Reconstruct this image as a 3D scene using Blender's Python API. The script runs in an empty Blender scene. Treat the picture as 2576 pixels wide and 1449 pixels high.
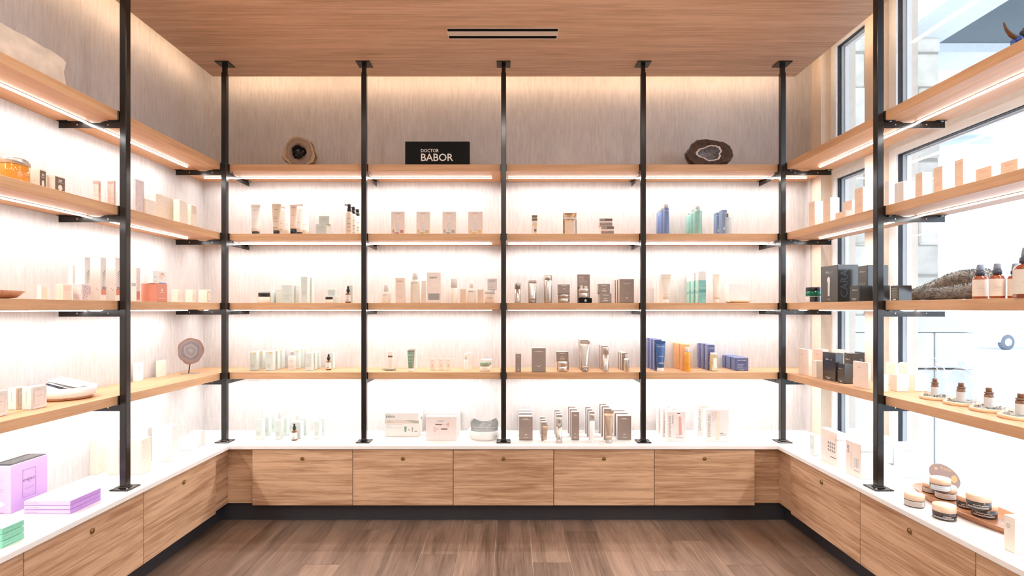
import bpy, bmesh, math, random
from mathutils import Vector, Matrix
R = random.Random(7)
sc = bpy.context.scene
COL = sc.collection

# ------------------------------------------------------------------ camera, world, exposure
F = 1330.0            # focal length in pixels of the 2576 px wide frame
CX, CY = 1280.0, 777.0  # vanishing point of the depth lines
CAMX, EYE = 0.0316, 1.27
cam_d = bpy.data.cameras.new('camera')
cam_d.sensor_width = 36.0
cam_d.lens = 36.0 * F / 2576.0
cam_d.shift_x = (1288.0 - CX) / 2576.0
cam_d.shift_y = (CY - 724.5) / 2576.0
cam_d.clip_start = 0.05
cam_d.clip_end = 300
cam = bpy.data.objects.new('camera', cam_d)
cam.location = (CAMX, 0.0, EYE)
cam.rotation_euler = (math.radians(90), 0, 0)
COL.objects.link(cam)
sc.camera = cam

world = bpy.data.worlds.new('overcast_sky')
sc.world = world
world.use_nodes = True
wn = world.node_tree
bg = wn.nodes['Background']
bg.inputs[0].default_value = (0.80, 0.90, 1.0, 1)
bg.inputs[1].default_value = 4.2
sc.view_settings.view_transform = 'Standard'
sc.view_settings.look = 'None'
sc.view_settings.gamma = 1.0
sc.view_settings.use_curve_mapping = False
sc.view_settings.exposure = 0.0
LED_POWER = 24.0      # glow of the visible strip
LED_WATT = 2.8        # light thrown downwards, per metre of strip
COVE_POWER = 36.0
DOWN_POWER = 235.0
sc.cycles.use_denoising = True
sc.cycles.max_bounces = 10
sc.cycles.diffuse_bounces = 6
sc.cycles.glossy_bounces = 4
sc.cycles.transparent_max_bounces = 16
sc.cycles.sample_clamp_indirect = 6.0
sc.cycles.caustics_reflective = False
sc.cycles.caustics_refractive = False

# ------------------------------------------------------------------ materials
M = {}
def _mat(name):
    m = bpy.data.materials.new(name)
    m.use_nodes = True
    nt = m.node_tree
    return m, nt, nt.nodes['Principled BSDF']
def plain(name, col, rough=0.5, metal=0.0, var=0.03, spec=0.5, coat=0.0, scale=30.0):
    m, nt, p = _mat(name)
    p.inputs['Roughness'].default_value = rough
    p.inputs['Metallic'].default_value = metal
    p.inputs['Specular IOR Level'].default_value = spec
    p.inputs['Coat Weight'].default_value = coat
    if var > 0:
        tc = nt.nodes.new('ShaderNodeTexCoord')
        nz = nt.nodes.new('ShaderNodeTexNoise')
        nz.inputs['Scale'].default_value = scale
        nz.inputs['Detail'].default_value = 3
        nt.links.new(tc.outputs['Object'], nz.inputs['Vector'])
        rp = nt.nodes.new('ShaderNodeValToRGB')
        rp.color_ramp.elements[0].position = 0.3
        rp.color_ramp.elements[1].position = 0.7
        rp.color_ramp.elements[0].color = tuple(c * (1 - var) for c in col) + (1,)
        rp.color_ramp.elements[1].color = tuple(min(1, c * (1 + var)) for c in col) + (1,)
        nt.links.new(nz.outputs['Fac'], rp.inputs['Fac'])
        nt.links.new(rp.outputs['Color'], p.inputs['Base Color'])
    else:
        p.inputs['Base Color'].default_value = tuple(col) + (1,)
    M[name] = m
    return m
def wood(name, light, dark, rough=0.45, sx=1.1, sz=16.0, fine=170.0, spec=0.35, knots=0.0, contrast=1.0, objvar=0.0, finew=0.45):
    m, nt, p = _mat(name)
    N, L = nt.nodes, nt.links
    p.inputs['Roughness'].default_value = rough
    p.inputs['Specular IOR Level'].default_value = spec
    tc = N.new('ShaderNodeTexCoord')
    oi = N.new('ShaderNodeObjectInfo')
    mul = N.new('ShaderNodeMath'); mul.operation = 'MULTIPLY'; mul.inputs[1].default_value = 37.0
    L.new(oi.outputs['Random'], mul.inputs[0])
    add = N.new('ShaderNodeVectorMath'); add.operation = 'ADD'
    L.new(tc.outputs['Object'], add.inputs[0]); L.new(mul.outputs[0], add.inputs[1])
    def noise(scale_vec, detail, dist):
        mp = N.new('ShaderNodeMapping'); mp.inputs['Scale'].default_value = scale_vec
        L.new(add.outputs[0], mp.inputs['Vector'])
        nz = N.new('ShaderNodeTexNoise')
        nz.inputs['Scale'].default_value = 1.0
        nz.inputs['Detail'].default_value = detail
        nz.inputs['Roughness'].default_value = 0.62
        nz.inputs['Distortion'].default_value = dist
        L.new(mp.outputs[0], nz.inputs['Vector'])
        return nz.outputs['Fac']
    a = noise((sx, sz, sz), 5, 0.9)
    b = noise((sx * 5, fine, fine), 3, 0.2)
    c = noise((sx * 0.8, sz * 0.22, sz * 0.22), 2, 0.3)
    m1 = N.new('ShaderNodeMath'); m1.operation = 'MULTIPLY_ADD'; m1.inputs[1].default_value = finew
    L.new(b, m1.inputs[0]); L.new(a, m1.inputs[2])
    m2 = N.new('ShaderNodeMath'); m2.operation = 'MULTIPLY_ADD'; m2.inputs[1].default_value = 0.55
    L.new(c, m2.inputs[0]); L.new(m1.outputs[0], m2.inputs[2])
    rp = N.new('ShaderNodeValToRGB')
    mid = 1.0
    rp.color_ramp.elements[0].position = max(0, mid - 0.28 / contrast)
    rp.color_ramp.elements[1].position = min(1, mid + 0.0 + 0.16 / contrast) if mid + 0.16 / contrast < 1 else 1.0
    sub = N.new('ShaderNodeMath'); sub.operation = 'SUBTRACT'; sub.inputs[1].default_value = 0.32 + (finew - 0.45) * 0.5
    L.new(m2.outputs[0], sub.inputs[0])
    rp.color_ramp.elements[0].position = 0.68 - 0.26 / contrast
    rp.color_ramp.elements[1].position = 0.68 + 0.16 / contrast
    rp.color_ramp.elements[0].color = tuple(dark) + (1,)
    rp.color_ramp.elements[1].color = tuple(light) + (1,)
    e = rp.color_ramp.elements.new(0.68)
    e.color = tuple(0.4 * d + 0.6 * l for d, l in zip(dark, light)) + (1,)
    L.new(sub.outputs[0], rp.inputs['Fac'])
    out = rp.outputs['Color']
    if objvar > 0:
        mr = N.new('ShaderNodeMapRange')
        mr.inputs['To Min'].default_value = 1 - objvar
        mr.inputs['To Max'].default_value = 1 + objvar * 0.6
        L.new(oi.outputs['Random'], mr.inputs['Value'])
        mx = N.new('ShaderNodeVectorMath'); mx.operation = 'SCALE'
        L.new(out, mx.inputs[0]); L.new(mr.outputs['Result'], mx.inputs['Scale'])
        out = mx.outputs[0]
    L.new(out, p.inputs['Base Color'])
    bp = N.new('ShaderNodeBump'); bp.inputs['Strength'].default_value = 0.06
    L.new(b, bp.inputs['Height']); L.new(bp.outputs[0], p.inputs['Normal'])
    M[name] = m
    return m
def emit(name, col, strength):
    m, nt, p = _mat(name)
    nt.nodes.remove(p)
    e = nt.nodes.new('ShaderNodeEmission')
    e.inputs[0].default_value = tuple(col) + (1,)
    e.inputs[1].default_value = strength
    nt.links.new(e.outputs[0], nt.nodes['Material Output'].inputs[0])
    M[name] = m
    return m
def clear(name, tint=(1, 1, 1), ior=0.03, gloss=1.0, haze=0.0, hazecol=(1, 1, 1), power=0.6):
    m, nt, p = _mat(name)
    nt.nodes.remove(p)
    N, L = nt.nodes, nt.links
    tr = N.new('ShaderNodeBsdfTransparent'); tr.inputs[0].default_value = tuple(tint) + (1,)
    gl = N.new('ShaderNodeBsdfGlossy'); gl.inputs['Roughness'].default_value = 0.02
    gl.inputs[0].default_value = (gloss, gloss, gloss, 1)
    lw = N.new('ShaderNodeLayerWeight')
    pw = N.new('ShaderNodeMath'); pw.operation = 'POWER'; pw.inputs[1].default_value = 4.0
    L.new(lw.outputs['Facing'], pw.inputs[0])
    fr = N.new('ShaderNodeMath'); fr.operation = 'MULTIPLY_ADD'; fr.inputs[1].default_value = power; fr.inputs[2].default_value = ior
    L.new(pw.outputs[0], fr.inputs[0])
    mx = N.new('ShaderNodeMixShader')
    L.new(fr.outputs[0], mx.inputs[0]); L.new(tr.outputs[0], mx.inputs[1]); L.new(gl.outputs[0], mx.inputs[2])
    out = mx.outputs[0]
    if haze > 0:
        df = N.new('ShaderNodeBsdfDiffuse'); df.inputs[0].default_value = tuple(hazecol) + (1,)
        m2 = N.new('ShaderNodeMixShader'); m2.inputs[0].default_value = haze
        L.new(out, m2.inputs[1]); L.new(df.outputs[0], m2.inputs[2])
        out = m2.outputs[0]
    L.new(out, N['Material Output'].inputs[0])
    M[name] = m
    return m
def wallpaper(name, c0, c1):
    m, nt, p = _mat(name)
    N, L = nt.nodes, nt.links
    p.inputs['Roughness'].default_value = 0.8
    p.inputs['Specular IOR Level'].default_value = 0.2
    tc = N.new('ShaderNodeTexCoord')
    def noise(s, d):
        mp = N.new('ShaderNodeMapping'); mp.inputs['Scale'].default_value = s
        L.new(tc.outputs['Object'], mp.inputs['Vector'])
        nz = N.new('ShaderNodeTexNoise'); nz.inputs['Scale'].default_value = 1
        nz.inputs['Detail'].default_value = d; nz.inputs['Roughness'].default_value = 0.65
        L.new(mp.outputs[0], nz.inputs['Vector'])
        return nz.outputs['Fac']
    a = noise((70, 70, 8), 5); b = noise((2.2, 2.2, 1.6), 3); c = noise((240, 240, 60), 2)
    s1 = N.new('ShaderNodeMath'); s1.operation = 'MULTIPLY_ADD'; s1.inputs[1].default_value = 0.7
    L.new(b, s1.inputs[0]); L.new(a, s1.inputs[2])
    s2 = N.new('ShaderNodeMath'); s2.operation = 'MULTIPLY_ADD'; s2.inputs[1].default_value = 0.35
    L.new(c, s2.inputs[0]); L.new(s1.outputs[0], s2.inputs[2])
    sub = N.new('ShaderNodeMath'); sub.operation = 'SUBTRACT'; sub.inputs[1].default_value = 0.5
    L.new(s2.outputs[0], sub.inputs[0])
    rp = N.new('ShaderNodeValToRGB')
    rp.color_ramp.elements[0].position = 0.32; rp.color_ramp.elements[1].position = 0.72
    rp.color_ramp.elements[0].color = tuple(c0) + (1,); rp.color_ramp.elements[1].color = tuple(c1) + (1,)
    L.new(sub.outputs[0], rp.inputs['Fac']); L.new(rp.outputs['Color'], p.inputs['Base Color'])
    M[name] = m
def rings(name, cols, scale=1.0, rough=0.25, dist=0.35, spec=0.6):
    """concentric agate banding round the object's local origin (in its x/z plane)"""
    m, nt, p = _mat(name)
    N, L = nt.nodes, nt.links
    p.inputs['Roughness'].default_value = rough
    p.inputs['Specular IOR Level'].default_value = spec
    tc = N.new('ShaderNodeTexCoord')
    mp = N.new('ShaderNodeMapping'); mp.inputs['Scale'].default_value = (scale, 0.0, scale * 0.92)
    L.new(tc.outputs['Object'], mp.inputs['Vector'])
    nz = N.new('ShaderNodeTexNoise'); nz.inputs['Scale'].default_value = 2.6; nz.inputs['Detail'].default_value = 4
    L.new(mp.outputs[0], nz.inputs['Vector'])
    ln = N.new('ShaderNodeVectorMath'); ln.operation = 'LENGTH'
    L.new(mp.outputs[0], ln.inputs[0])
    ad = N.new('ShaderNodeMath'); ad.operation = 'MULTIPLY_ADD'; ad.inputs[1].default_value = dist
    L.new(nz.outputs['Fac'], ad.inputs[0]); L.new(ln.outputs['Value'], ad.inputs[2])
    sb = N.new('ShaderNodeMath'); sb.operation = 'SUBTRACT'; sb.inputs[1].default_value = dist * 0.5
    L.new(ad.outputs[0], sb.inputs[0])
    rp = N.new('ShaderNodeValToRGB')
    els = rp.color_ramp.elements
    els[0].position, els[0].color = cols[0][0], tuple(cols[0][1]) + (1,)
    els[1].position, els[1].color = cols[-1][0], tuple(cols[-1][1]) + (1,)
    for pos, c in cols[1:-1]:
        e = els.new(pos); e.color = tuple(c) + (1,)
    L.new(sb.outputs[0], rp.inputs['Fac']); L.new(rp.outputs['Color'], p.inputs['Base Color'])
    M[name] = m

wallpaper('wallpaper', (0.50, 0.48, 0.475), (0.63, 0.61, 0.605))
plain('plaster', (0.74, 0.71, 0.67), 0.8)
plain('tan_paint', (0.72, 0.62, 0.52), 0.6)
wood('ceiling_wood', (0.76, 0.53, 0.375), (0.50, 0.31, 0.195), sx=1.6, sz=60, fine=260, contrast=1.05, finew=0.6)
wood('door_wood', (0.66, 0.44, 0.285), (0.35, 0.19, 0.105), sx=1.9, sz=46, fine=220, rough=0.42, contrast=1.2, finew=0.5)
wood('shelf_wood', (0.66, 0.40, 0.225), (0.50, 0.27, 0.135), sx=1.4, sz=22, fine=190)
wood('floor_wood', (0.285, 0.19, 0.14), (0.10, 0.06, 0.04), sx=1.0, sz=9, fine=120, rough=0.36, objvar=0.25, finew=0.6)
plain('floor_joint', (0.72, 0.60, 0.50), 0.7)
plain('black_metal', (0.012, 0.010, 0.009), 0.22, 0.0, 0.0, 0.45)
plain('kick_dark', (0.035, 0.034, 0.042), 0.5)
plain('quartz', (0.88, 0.87, 0.86), 0.22, 0, 0.025, scale=4)
plain('brass', (0.32, 0.19, 0.07), 0.35, 0.8, 0.1)
plain('brass_dark', (0.10, 0.065, 0.03), 0.4, 0.6)
plain('vent_black', (0.006, 0.006, 0.006), 0.7, 0, 0)
plain('vent_trim', (0.75, 0.68, 0.6), 0.5)
plain('steel', (0.62, 0.62, 0.64), 0.28, 1.0, 0.02)
emit('led', (1.0, 0.99, 0.98), LED_POWER)
emit('cove_led', (1.0, 0.68, 0.43), COVE_POWER)
emit('downlight', (1.0, 0.93, 0.85), DOWN_POWER)
plain('led_channel', (0.8, 0.8, 0.8), 0.4)
plain('window_white', (0.80, 0.83, 0.86), 0.45)
plain('window_grey', (0.42, 0.46, 0.50), 0.5)
plain('gasket', (0.018, 0.02, 0.024), 0.6)
clear('window_glass', (0.97, 0.985, 1.0), 0.015, power=0.35)
clear('dome_glass', (0.93, 0.945, 0.96), 0.06, power=0.9)
plain('stone_a', (0.66, 0.61, 0.53), 0.9, 0, 0.12, scale=9)
plain('stone_b', (0.60, 0.56, 0.50), 0.9, 0, 0.14, scale=8)
plain('stone_c', (0.72, 0.67, 0.60), 0.9, 0, 0.10, scale=10)
plain('mortar', (0.40, 0.37, 0.33), 0.95)
plain('precast', (0.72, 0.73, 0.72), 0.85)
plain('canopy_grey', (0.22, 0.26, 0.28), 0.7)
plain('canopy_white', (0.66, 0.70, 0.72), 0.7)
plain('paving', (0.62, 0.64, 0.67), 0.9, 0, 0.08, scale=2)
plain('snow', (0.86, 0.88, 0.92), 0.8, 0, 0.04, scale=3)
plain('kerb', (0.45, 0.50, 0.55), 0.9)
plain('lamp_blue', (0.34, 0.46, 0.62), 0.4)
plain('lamp_pale', (0.58, 0.68, 0.78), 0.4)
plain('van_white', (0.80, 0.83, 0.86), 0.3, coat=0.4)
plain('van_glass', (0.30, 0.40, 0.55), 0.1)
plain('tyre', (0.10, 0.11, 0.13), 0.8)
# products
plain('white', (0.84, 0.83, 0.815), 0.4)
plain('white_matt', (0.78, 0.77, 0.75), 0.7)
plain('cream', (0.78, 0.69, 0.58), 0.5)
plain('cream_pale', (0.83, 0.77, 0.68), 0.55)
plain('gold_cream', (0.72, 0.60, 0.46), 0.45)
plain('pink_pale', (0.86, 0.75, 0.69), 0.5)
plain('pink_lilac', (0.78, 0.705, 0.69), 0.5)
plain('blush', (0.84, 0.69, 0.59), 0.5)
plain('rose', (0.66, 0.36, 0.33), 0.5)
plain('peach_print', (0.88, 0.68, 0.52), 0.55)
plain('coral', (0.64, 0.26, 0.18), 0.5)
plain('mint', (0.60, 0.68, 0.66), 0.5)
plain('mint_pale', (0.68, 0.75, 0.73), 0.5)
plain('mint_edge', (0.38, 0.52, 0.48), 0.5)
plain('orange_mark', (0.82, 0.55, 0.22), 0.5)
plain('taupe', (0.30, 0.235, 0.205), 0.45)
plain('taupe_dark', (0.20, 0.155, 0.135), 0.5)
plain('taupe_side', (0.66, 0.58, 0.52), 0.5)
plain('silver', (0.66, 0.61, 0.57), 0.3, 0.85, 0.02)
plain('silver_dark', (0.40, 0.36, 0.33), 0.3, 0.85, 0.02)
plain('champagne', (0.62, 0.47, 0.36), 0.32, 0.75, 0.02)
plain('black_card', (0.006, 0.006, 0.006), 0.5, 0, 0.0, 0.12)
plain('black_cap', (0.014, 0.014, 0.018), 0.2, 0, 0.0)
plain('charcoal_card', (0.030, 0.029, 0.028), 0.16, 0, 0.03, 0.9)
plain('ink', (0.055, 0.05, 0.048), 0.7, 0, 0)
plain('ink_grey', (0.32, 0.30, 0.29), 0.7, 0, 0)
plain('ink_mid', (0.42, 0.43, 0.41), 0.7, 0, 0)
plain('ink_white', (0.86, 0.82, 0.78), 0.6, 0, 0)
plain('ink_rose', (0.55, 0.28, 0.27), 0.7, 0, 0)
plain('ink_pink', (0.68, 0.42, 0.36), 0.7, 0, 0)
plain('ink_gold', (0.62, 0.50, 0.24), 0.7, 0, 0)
plain('ink_brown', (0.20, 0.115, 0.075), 0.6, 0, 0)
plain('amber', (0.17, 0.055, 0.012), 0.08, 0, 0.1, 0.6, 0.6)
plain('amber_red', (0.33, 0.075, 0.03), 0.1, 0, 0.1, 0.6, 0.6)
plain('amber_honey', (0.78, 0.30, 0.03), 0.15, 0, 0.08, 0.6, 0.5)
plain('orange_glass', (0.80, 0.36, 0.04), 0.12, 0, 0.12, 0.6, 0.5)
plain('orange_card', (0.82, 0.44, 0.20), 0.45)
plain('orange_deep', (0.66, 0.20, 0.06), 0.45)
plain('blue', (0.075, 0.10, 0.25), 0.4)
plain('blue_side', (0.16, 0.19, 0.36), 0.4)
plain('blue_bright', (0.05, 0.13, 0.33), 0.22, 0.2)
plain('blue_bottle', (0.16, 0.24, 0.47), 0.22)
plain('blue_mid', (0.23, 0.31, 0.50), 0.4)
plain('blue_glass', (0.58, 0.68, 0.76), 0.12, 0, 0.04, 0.6, 0.4)
plain('aqua', (0.30, 0.60, 0.54), 0.16, 0, 0.08, 0.6, 0.4)
plain('teal', (0.20, 0.50, 0.48), 0.4, 0, 0.12, scale=18)
plain('teal_light', (0.40, 0.66, 0.58), 0.4)
plain('teal_dark', (0.10, 0.32, 0.29), 0.4)
plain('gold_glass', (0.55, 0.50, 0.32), 0.12, 0.2, 0.2, 0.6, 0.4, 90)
plain('green_tube', (0.20, 0.31, 0.22), 0.35, 0.2)
plain('green_lid', (0.33, 0.45, 0.35), 0.3, 0.3)
plain('green_metal', (0.02, 0.19, 0.13), 0.15, 0.6)
plain('sage', (0.36, 0.38, 0.30), 0.4)
plain('bronze_foil', (0.46, 0.30, 0.17), 0.25, 0.8, 0.2)
plain('bronze_dark', (0.17, 0.115, 0.085), 0.35, 0.3)
plain('pouch_grey', (0.42, 0.45, 0.46), 0.35, 0.3)
plain('frost', (0.77, 0.755, 0.735), 0.3)
plain('lilac', (0.60, 0.40, 0.72), 0.45)
plain('lilac_deep', (0.44, 0.24, 0.62), 0.45)
plain('lilac_light', (0.70, 0.52, 0.78), 0.45)
plain('green_card', (0.22, 0.58, 0.42), 0.45)
plain('green_card_top', (0.44, 0.74, 0.62), 0.45)
plain('tray_black', (0.04, 0.04, 0.045), 0.6)
plain('booklet_dark', (0.05, 0.06, 0.09), 0.4)
plain('booklet_pale', (0.60, 0.60, 0.64), 0.4)
plain('speckle_cream', (0.80, 0.745, 0.65), 0.6, 0, 0.10, scale=140)
plain('marble_card', (0.72, 0.70, 0.68), 0.5, 0, 0.18, scale=22)
plain('marble_yellow', (0.74, 0.70, 0.55), 0.5, 0, 0.14, scale=22)
plain('pink_pattern', (0.74, 0.55, 0.50), 0.5, 0, 0.20, scale=60)
plain('lilac_pattern', (0.72, 0.62, 0.64), 0.5, 0, 0.10, scale=40)
plain('brown_label', (0.17, 0.12, 0.085), 0.5)
plain('leaf_ink', (0.035, 0.04, 0.03), 0.7, 0, 0)
wood('bowl_wood', (0.52, 0.21, 0.085), (0.30, 0.10, 0.04), sx=3, sz=30, rough=0.3)
wood('tray_wood', (0.44, 0.20, 0.095), (0.26, 0.10, 0.05), sx=3, sz=30, rough=0.28)
wood('coaster_wood', (0.80, 0.60, 0.40), (0.70, 0.48, 0.30), sx=4, sz=40, rough=0.5)
wood('lid_wood', (0.82, 0.62, 0.46), (0.72, 0.50, 0.35), sx=8, sz=60, rough=0.5)
plain('jar_dark', (0.028, 0.018, 0.014), 0.25)
plain('jar_label', (0.64, 0.58, 0.54), 0.5)
plain('jar_label_blue', (0.60, 0.64, 0.70), 0.5)
plain('petal_dry', (0.16, 0.11, 0.09), 0.8, 0, 0.3)
plain('plaque', (0.32, 0.235, 0.22), 0.5)
plain('plaque_gold', (0.66, 0.48, 0.30), 0.4)
plain('fur_dark', (0.075, 0.072, 0.07), 0.9, 0, 0.3, scale=40)
plain('fur_light', (0.26, 0.245, 0.225), 0.9, 0, 0.3, scale=40)
plain('selenite', (0.78, 0.68, 0.57), 0.45, 0, 0.16, scale=16)
plain('crust', (0.30, 0.175, 0.075), 0.7, 0, 0.5, scale=45)
plain('crust_dark', (0.055, 0.022, 0.012), 0.3, 0, 0.6, scale=40)
plain('quartz_white', (0.60, 0.52, 0.48), 0.4, 0, 0.15, scale=60)
plain('druse', (0.26, 0.24, 0.25), 0.2, 0, 0.5, scale=120)
plain('druse_black', (0.02, 0.018, 0.016), 0.15, 0, 0.6, scale=120)
plain('horn', (0.16, 0.075, 0.035), 0.3, 0, 0.3, scale=20)
plain('bead_blue', (0.03, 0.10, 0.42), 0.12, 0, 0.2, 0.6, 0.5)
plain('bead_slate', (0.05, 0.06, 0.10), 0.3)
plain('gold', (0.72, 0.42, 0.12), 0.3, 0.9)
rings('agate_disc', [(0.0, (0.30, 0.29, 0.28)), (0.25, (0.19, 0.18, 0.19)), (0.42, (0.28, 0.25, 0.25)), (0.52, (0.15, 0.135, 0.15)),
      (0.66, (0.23, 0.19, 0.20)), (0.80, (0.24, 0.16, 0.14)), (0.93, (0.23, 0.10, 0.055)), (1.0, (0.09, 0.04, 0.025))], 12.5)
rings('agate_brown', [(0.0, (0.06, 0.045, 0.035)), (0.42, (0.05, 0.03, 0.02)), (0.50, (0.11, 0.05, 0.03)), (0.58, (0.22, 0.14, 0.10)),
      (0.75, (0.28, 0.19, 0.145)), (0.9, (0.22, 0.145, 0.10)), (1.0, (0.40, 0.28, 0.17))], 12.0)

# ------------------------------------------------------------------ mesh helpers
_uniq = {}
class MB:
    """collects faces, each with a material key"""
    def __init__(s):
        s.v, s.f, s.m, s.keys, s.sm = [], [], [], [], []
    def _k(s, key):
        if key not in s.keys: s.keys.append(key)
        return s.keys.index(key)
    def add(s, verts, faces, key, smooth=False, mat=None):
        o = len(s.v)
        if mat is not None: verts = [mat @ Vector(v) for v in verts]
        s.v += [tuple(v) for v in verts]
        k = s._k(key)
        for f in faces:
            s.f.append(tuple(i + o for i in f)); s.m.append(k); s.sm.append(smooth)
        return s
    def box(s, x0, x1, y0, y1, z0, z1, key, c=0.0, mat=None):
        v, f = cbox(x0, x1, y0, y1, z0, z1, c)
        return s.add(v, f, key, False, mat)
    def lathe(s, prof, key, n=20, mat=None, smooth=True, sx=1.0, sy=1.0):
        v, f = lathe(prof, n, sx, sy)
        return s.add(v, f, key, smooth, mat)
    def tube(s, pts, rad, key, n=10, smooth=True):
        v, f = tube(pts, rad, n)
        return s.add(v, f, key, smooth)
    def mesh(s, name):
        me = bpy.data.meshes.new(name)
        me.from_pydata(s.v, [], s.f)
        for k in s.keys: me.materials.append(M[k])
        me.polygons.foreach_set('material_index', s.m)
        me.polygons.foreach_set('use_smooth', s.sm)
        me.update()
        return me
    def obj(s, name, parent=None, loc=(0, 0, 0), rz=0.0):
        return link(name, s.mesh(name), parent, loc, rz)
def link(name, me, parent=None, loc=(0, 0, 0), rz=0.0):
    o = bpy.data.objects.new(name, me)
    COL.objects.link(o)
    o.parent = parent
    o.location = loc
    o.rotation_euler = (0, 0, rz)
    return o
def empty(name, loc=(0, 0, 0), rz=0.0, parent=None):
    o = link(name, None, parent, loc, rz)
    o.empty_display_size = 0.02
    return o
def tag(o, label, cat, group=None, kind=None):
    o['label'] = label
    o['category'] = cat
    if group: o['group'] = group
    if kind: o['kind'] = kind
    return o
def struct(o, label=None, cat=None):
    o['kind'] = 'structure'
    if label: o['label'] = label
    if cat: o['category'] = cat
    return o
def cbox(x0, x1, y0, y1, z0, z1, c=0.0):
    if c <= 0:
        v = [(x, y, z) for z in (z0, z1) for y in (y0, y1) for x in (x0, x1)]
        return v, [(0, 2, 3, 1), (4, 5, 7, 6), (0, 1, 5, 4), (2, 6, 7, 3), (0, 4, 6, 2), (1, 3, 7, 5)]
    bm = bmesh.new()
    bmesh.ops.create_cube(bm, size=1.0)
    for q in bm.verts:
        q.co = ((x0 + x1) / 2 + q.co.x * (x1 - x0), (y0 + y1) / 2 + q.co.y * (y1 - y0), (z0 + z1) / 2 + q.co.z * (z1 - z0))
    bmesh.ops.bevel(bm, geom=bm.edges[:], offset=c, segments=1, affect='EDGES')
    bm.verts.index_update()
    v = [tuple(q.co) for q in bm.verts]
    f = [tuple(q.index for q in g.verts) for g in bm.faces]
    bm.free()
    return v, f
def lathe(prof, n=20, sx=1.0, sy=1.0):
    v, f = [], []
    for r, z in prof:
        for i in range(n):
            a = 2 * math.pi * i / n
            v.append((r * math.cos(a) * sx, r * math.sin(a) * sy, z))
    for j in range(len(prof) - 1):
        for i in range(n):
            a, b = j * n + i, j * n + (i + 1) % n
            f.append((a, b, b + n, a + n))
    if prof[0][0] > 1e-6: f.append(tuple(reversed(range(n))))
    if prof[-1][0] > 1e-6: f.append(tuple(range((len(prof) - 1) * n, len(prof) * n)))
    return v, f
def tube(pts, rad, n=10):
    pts = [Vector(p) for p in pts]
    if not isinstance(rad, (list, tuple)): rad = [rad] * len(pts)
    v, f = [], []
    up = Vector((0, 0, 1))
    prev = None
    for i, p in enumerate(pts):
        t = (pts[min(i + 1, len(pts) - 1)] - pts[max(i - 1, 0)]).normalized()
        a = (prev if prev is not None else (up if abs(t.z) < 0.9 else Vector((1, 0, 0))))
        a = (a - t * a.dot(t)).normalized()
        prev = a
        b = t.cross(a)
        for k in range(n):
            an = 2 * math.pi * k / n
            v.append(tuple(p + (a * math.cos(an) + b * math.sin(an)) * rad[i]))
    for j in range(len(pts) - 1):
        for i in range(n):
            a, b = j * n + i, j * n + (i + 1) % n
            f.append((a, b, b + n, a + n))
    f.append(tuple(reversed(range(n)))); f.append(tuple(range((len(pts) - 1) * n, len(pts) * n)))
    return v, f
def smooth_path(pts, k=6):
    pts = [Vector(p) for p in pts]
    out = []
    for i in range(len(pts) - 1):
        p0, p1, p2, p3 = pts[max(i - 1, 0)], pts[i], pts[i + 1], pts[min(i + 2, len(pts) - 1)]
        for j in range(k):
            t = j / k
            out.append(0.5 * ((2 * p1) + (-p0 + p2) * t + (2 * p0 - 5 * p1 + 4 * p2 - p3) * t * t + (-p0 + 3 * p1 - 3 * p2 + p3) * t ** 3))
    out.append(pts[-1])
    return out
def flat_shape(name, outer, holes, thick, key):
    """a 2-D outline with holes, given thickness (in its own x/y plane)"""
    cu = bpy.data.curves.new(name, 'CURVE')
    cu.dimensions = '2D'; cu.fill_mode = 'BOTH'; cu.extrude = thick / 2
    for ring in [outer] + holes:
        sp = cu.splines.new('POLY')
        sp.points.add(len(ring) - 1)
        for q, (x, y) in zip(sp.points, ring): q.co = (x, y, 0, 1)
        sp.use_cyclic_u = True
    t = bpy.data.objects.new(name, cu)
    COL.objects.link(t)
    me = bpy.data.meshes.new_from_object(t)
    bpy.data.objects.remove(t); bpy.data.curves.remove(cu)
    me.materials.clear(); me.materials.append(M[key])
    return me
_txt = {}
def text_mesh(s, shear=0.0, space=1.0, bold=0.0):
    k = (s, shear, space, bold)
    if k not in _txt:
        cu = bpy.data.curves.new('lettering', 'FONT')
        cu.body = s; cu.size = 1.0; cu.resolution_u = 2; cu.shear = shear; cu.space_character = space; cu.offset = bold
        t = bpy.data.objects.new('lettering', cu)
        COL.objects.link(t)
        me = bpy.data.meshes.new_from_object(t)
        bpy.data.objects.remove(t); bpy.data.curves.remove(cu)
        xs = [q.co.x for q in me.vertices]; ys = [q.co.y for q in me.vertices]
        _txt[k] = ([tuple(q.co) for q in me.vertices], [tuple(p.vertices) for p in me.polygons], min(xs), max(xs), min(ys), max(ys))
        bpy.data.meshes.remove(me)
    return _txt[k]

# ------------------------------------------------------------------ photograph <-> place
Z = {1: 2.153, 2: 1.730, 3: 1.306, 4: 0.882, 0: 0.464}
POSTX, POSTY = 1.692, 3.21
FRONT_X, FRONT_Y = 1.707, 3.225
WALLX, WALLY = 2.0, 3.516
def wx(px, y): return CAMX + (px - CX) * y / F
def wz(py, y): return EYE - (py - CY) * y / F
def depth_of(level, pybase): return (EYE - Z[level]) * F / (pybase - CY)
plain('sprayer_grey', (0.20, 0.24, 0.31), 0.35)
# ------------------------------------------------------------------ the room shell
NEAR_Y = 0.62          # where the side shelving ends, beside the camera
REAR_Y = -3.2
CEIL = 2.98
SOFFIT = 2.758
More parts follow.
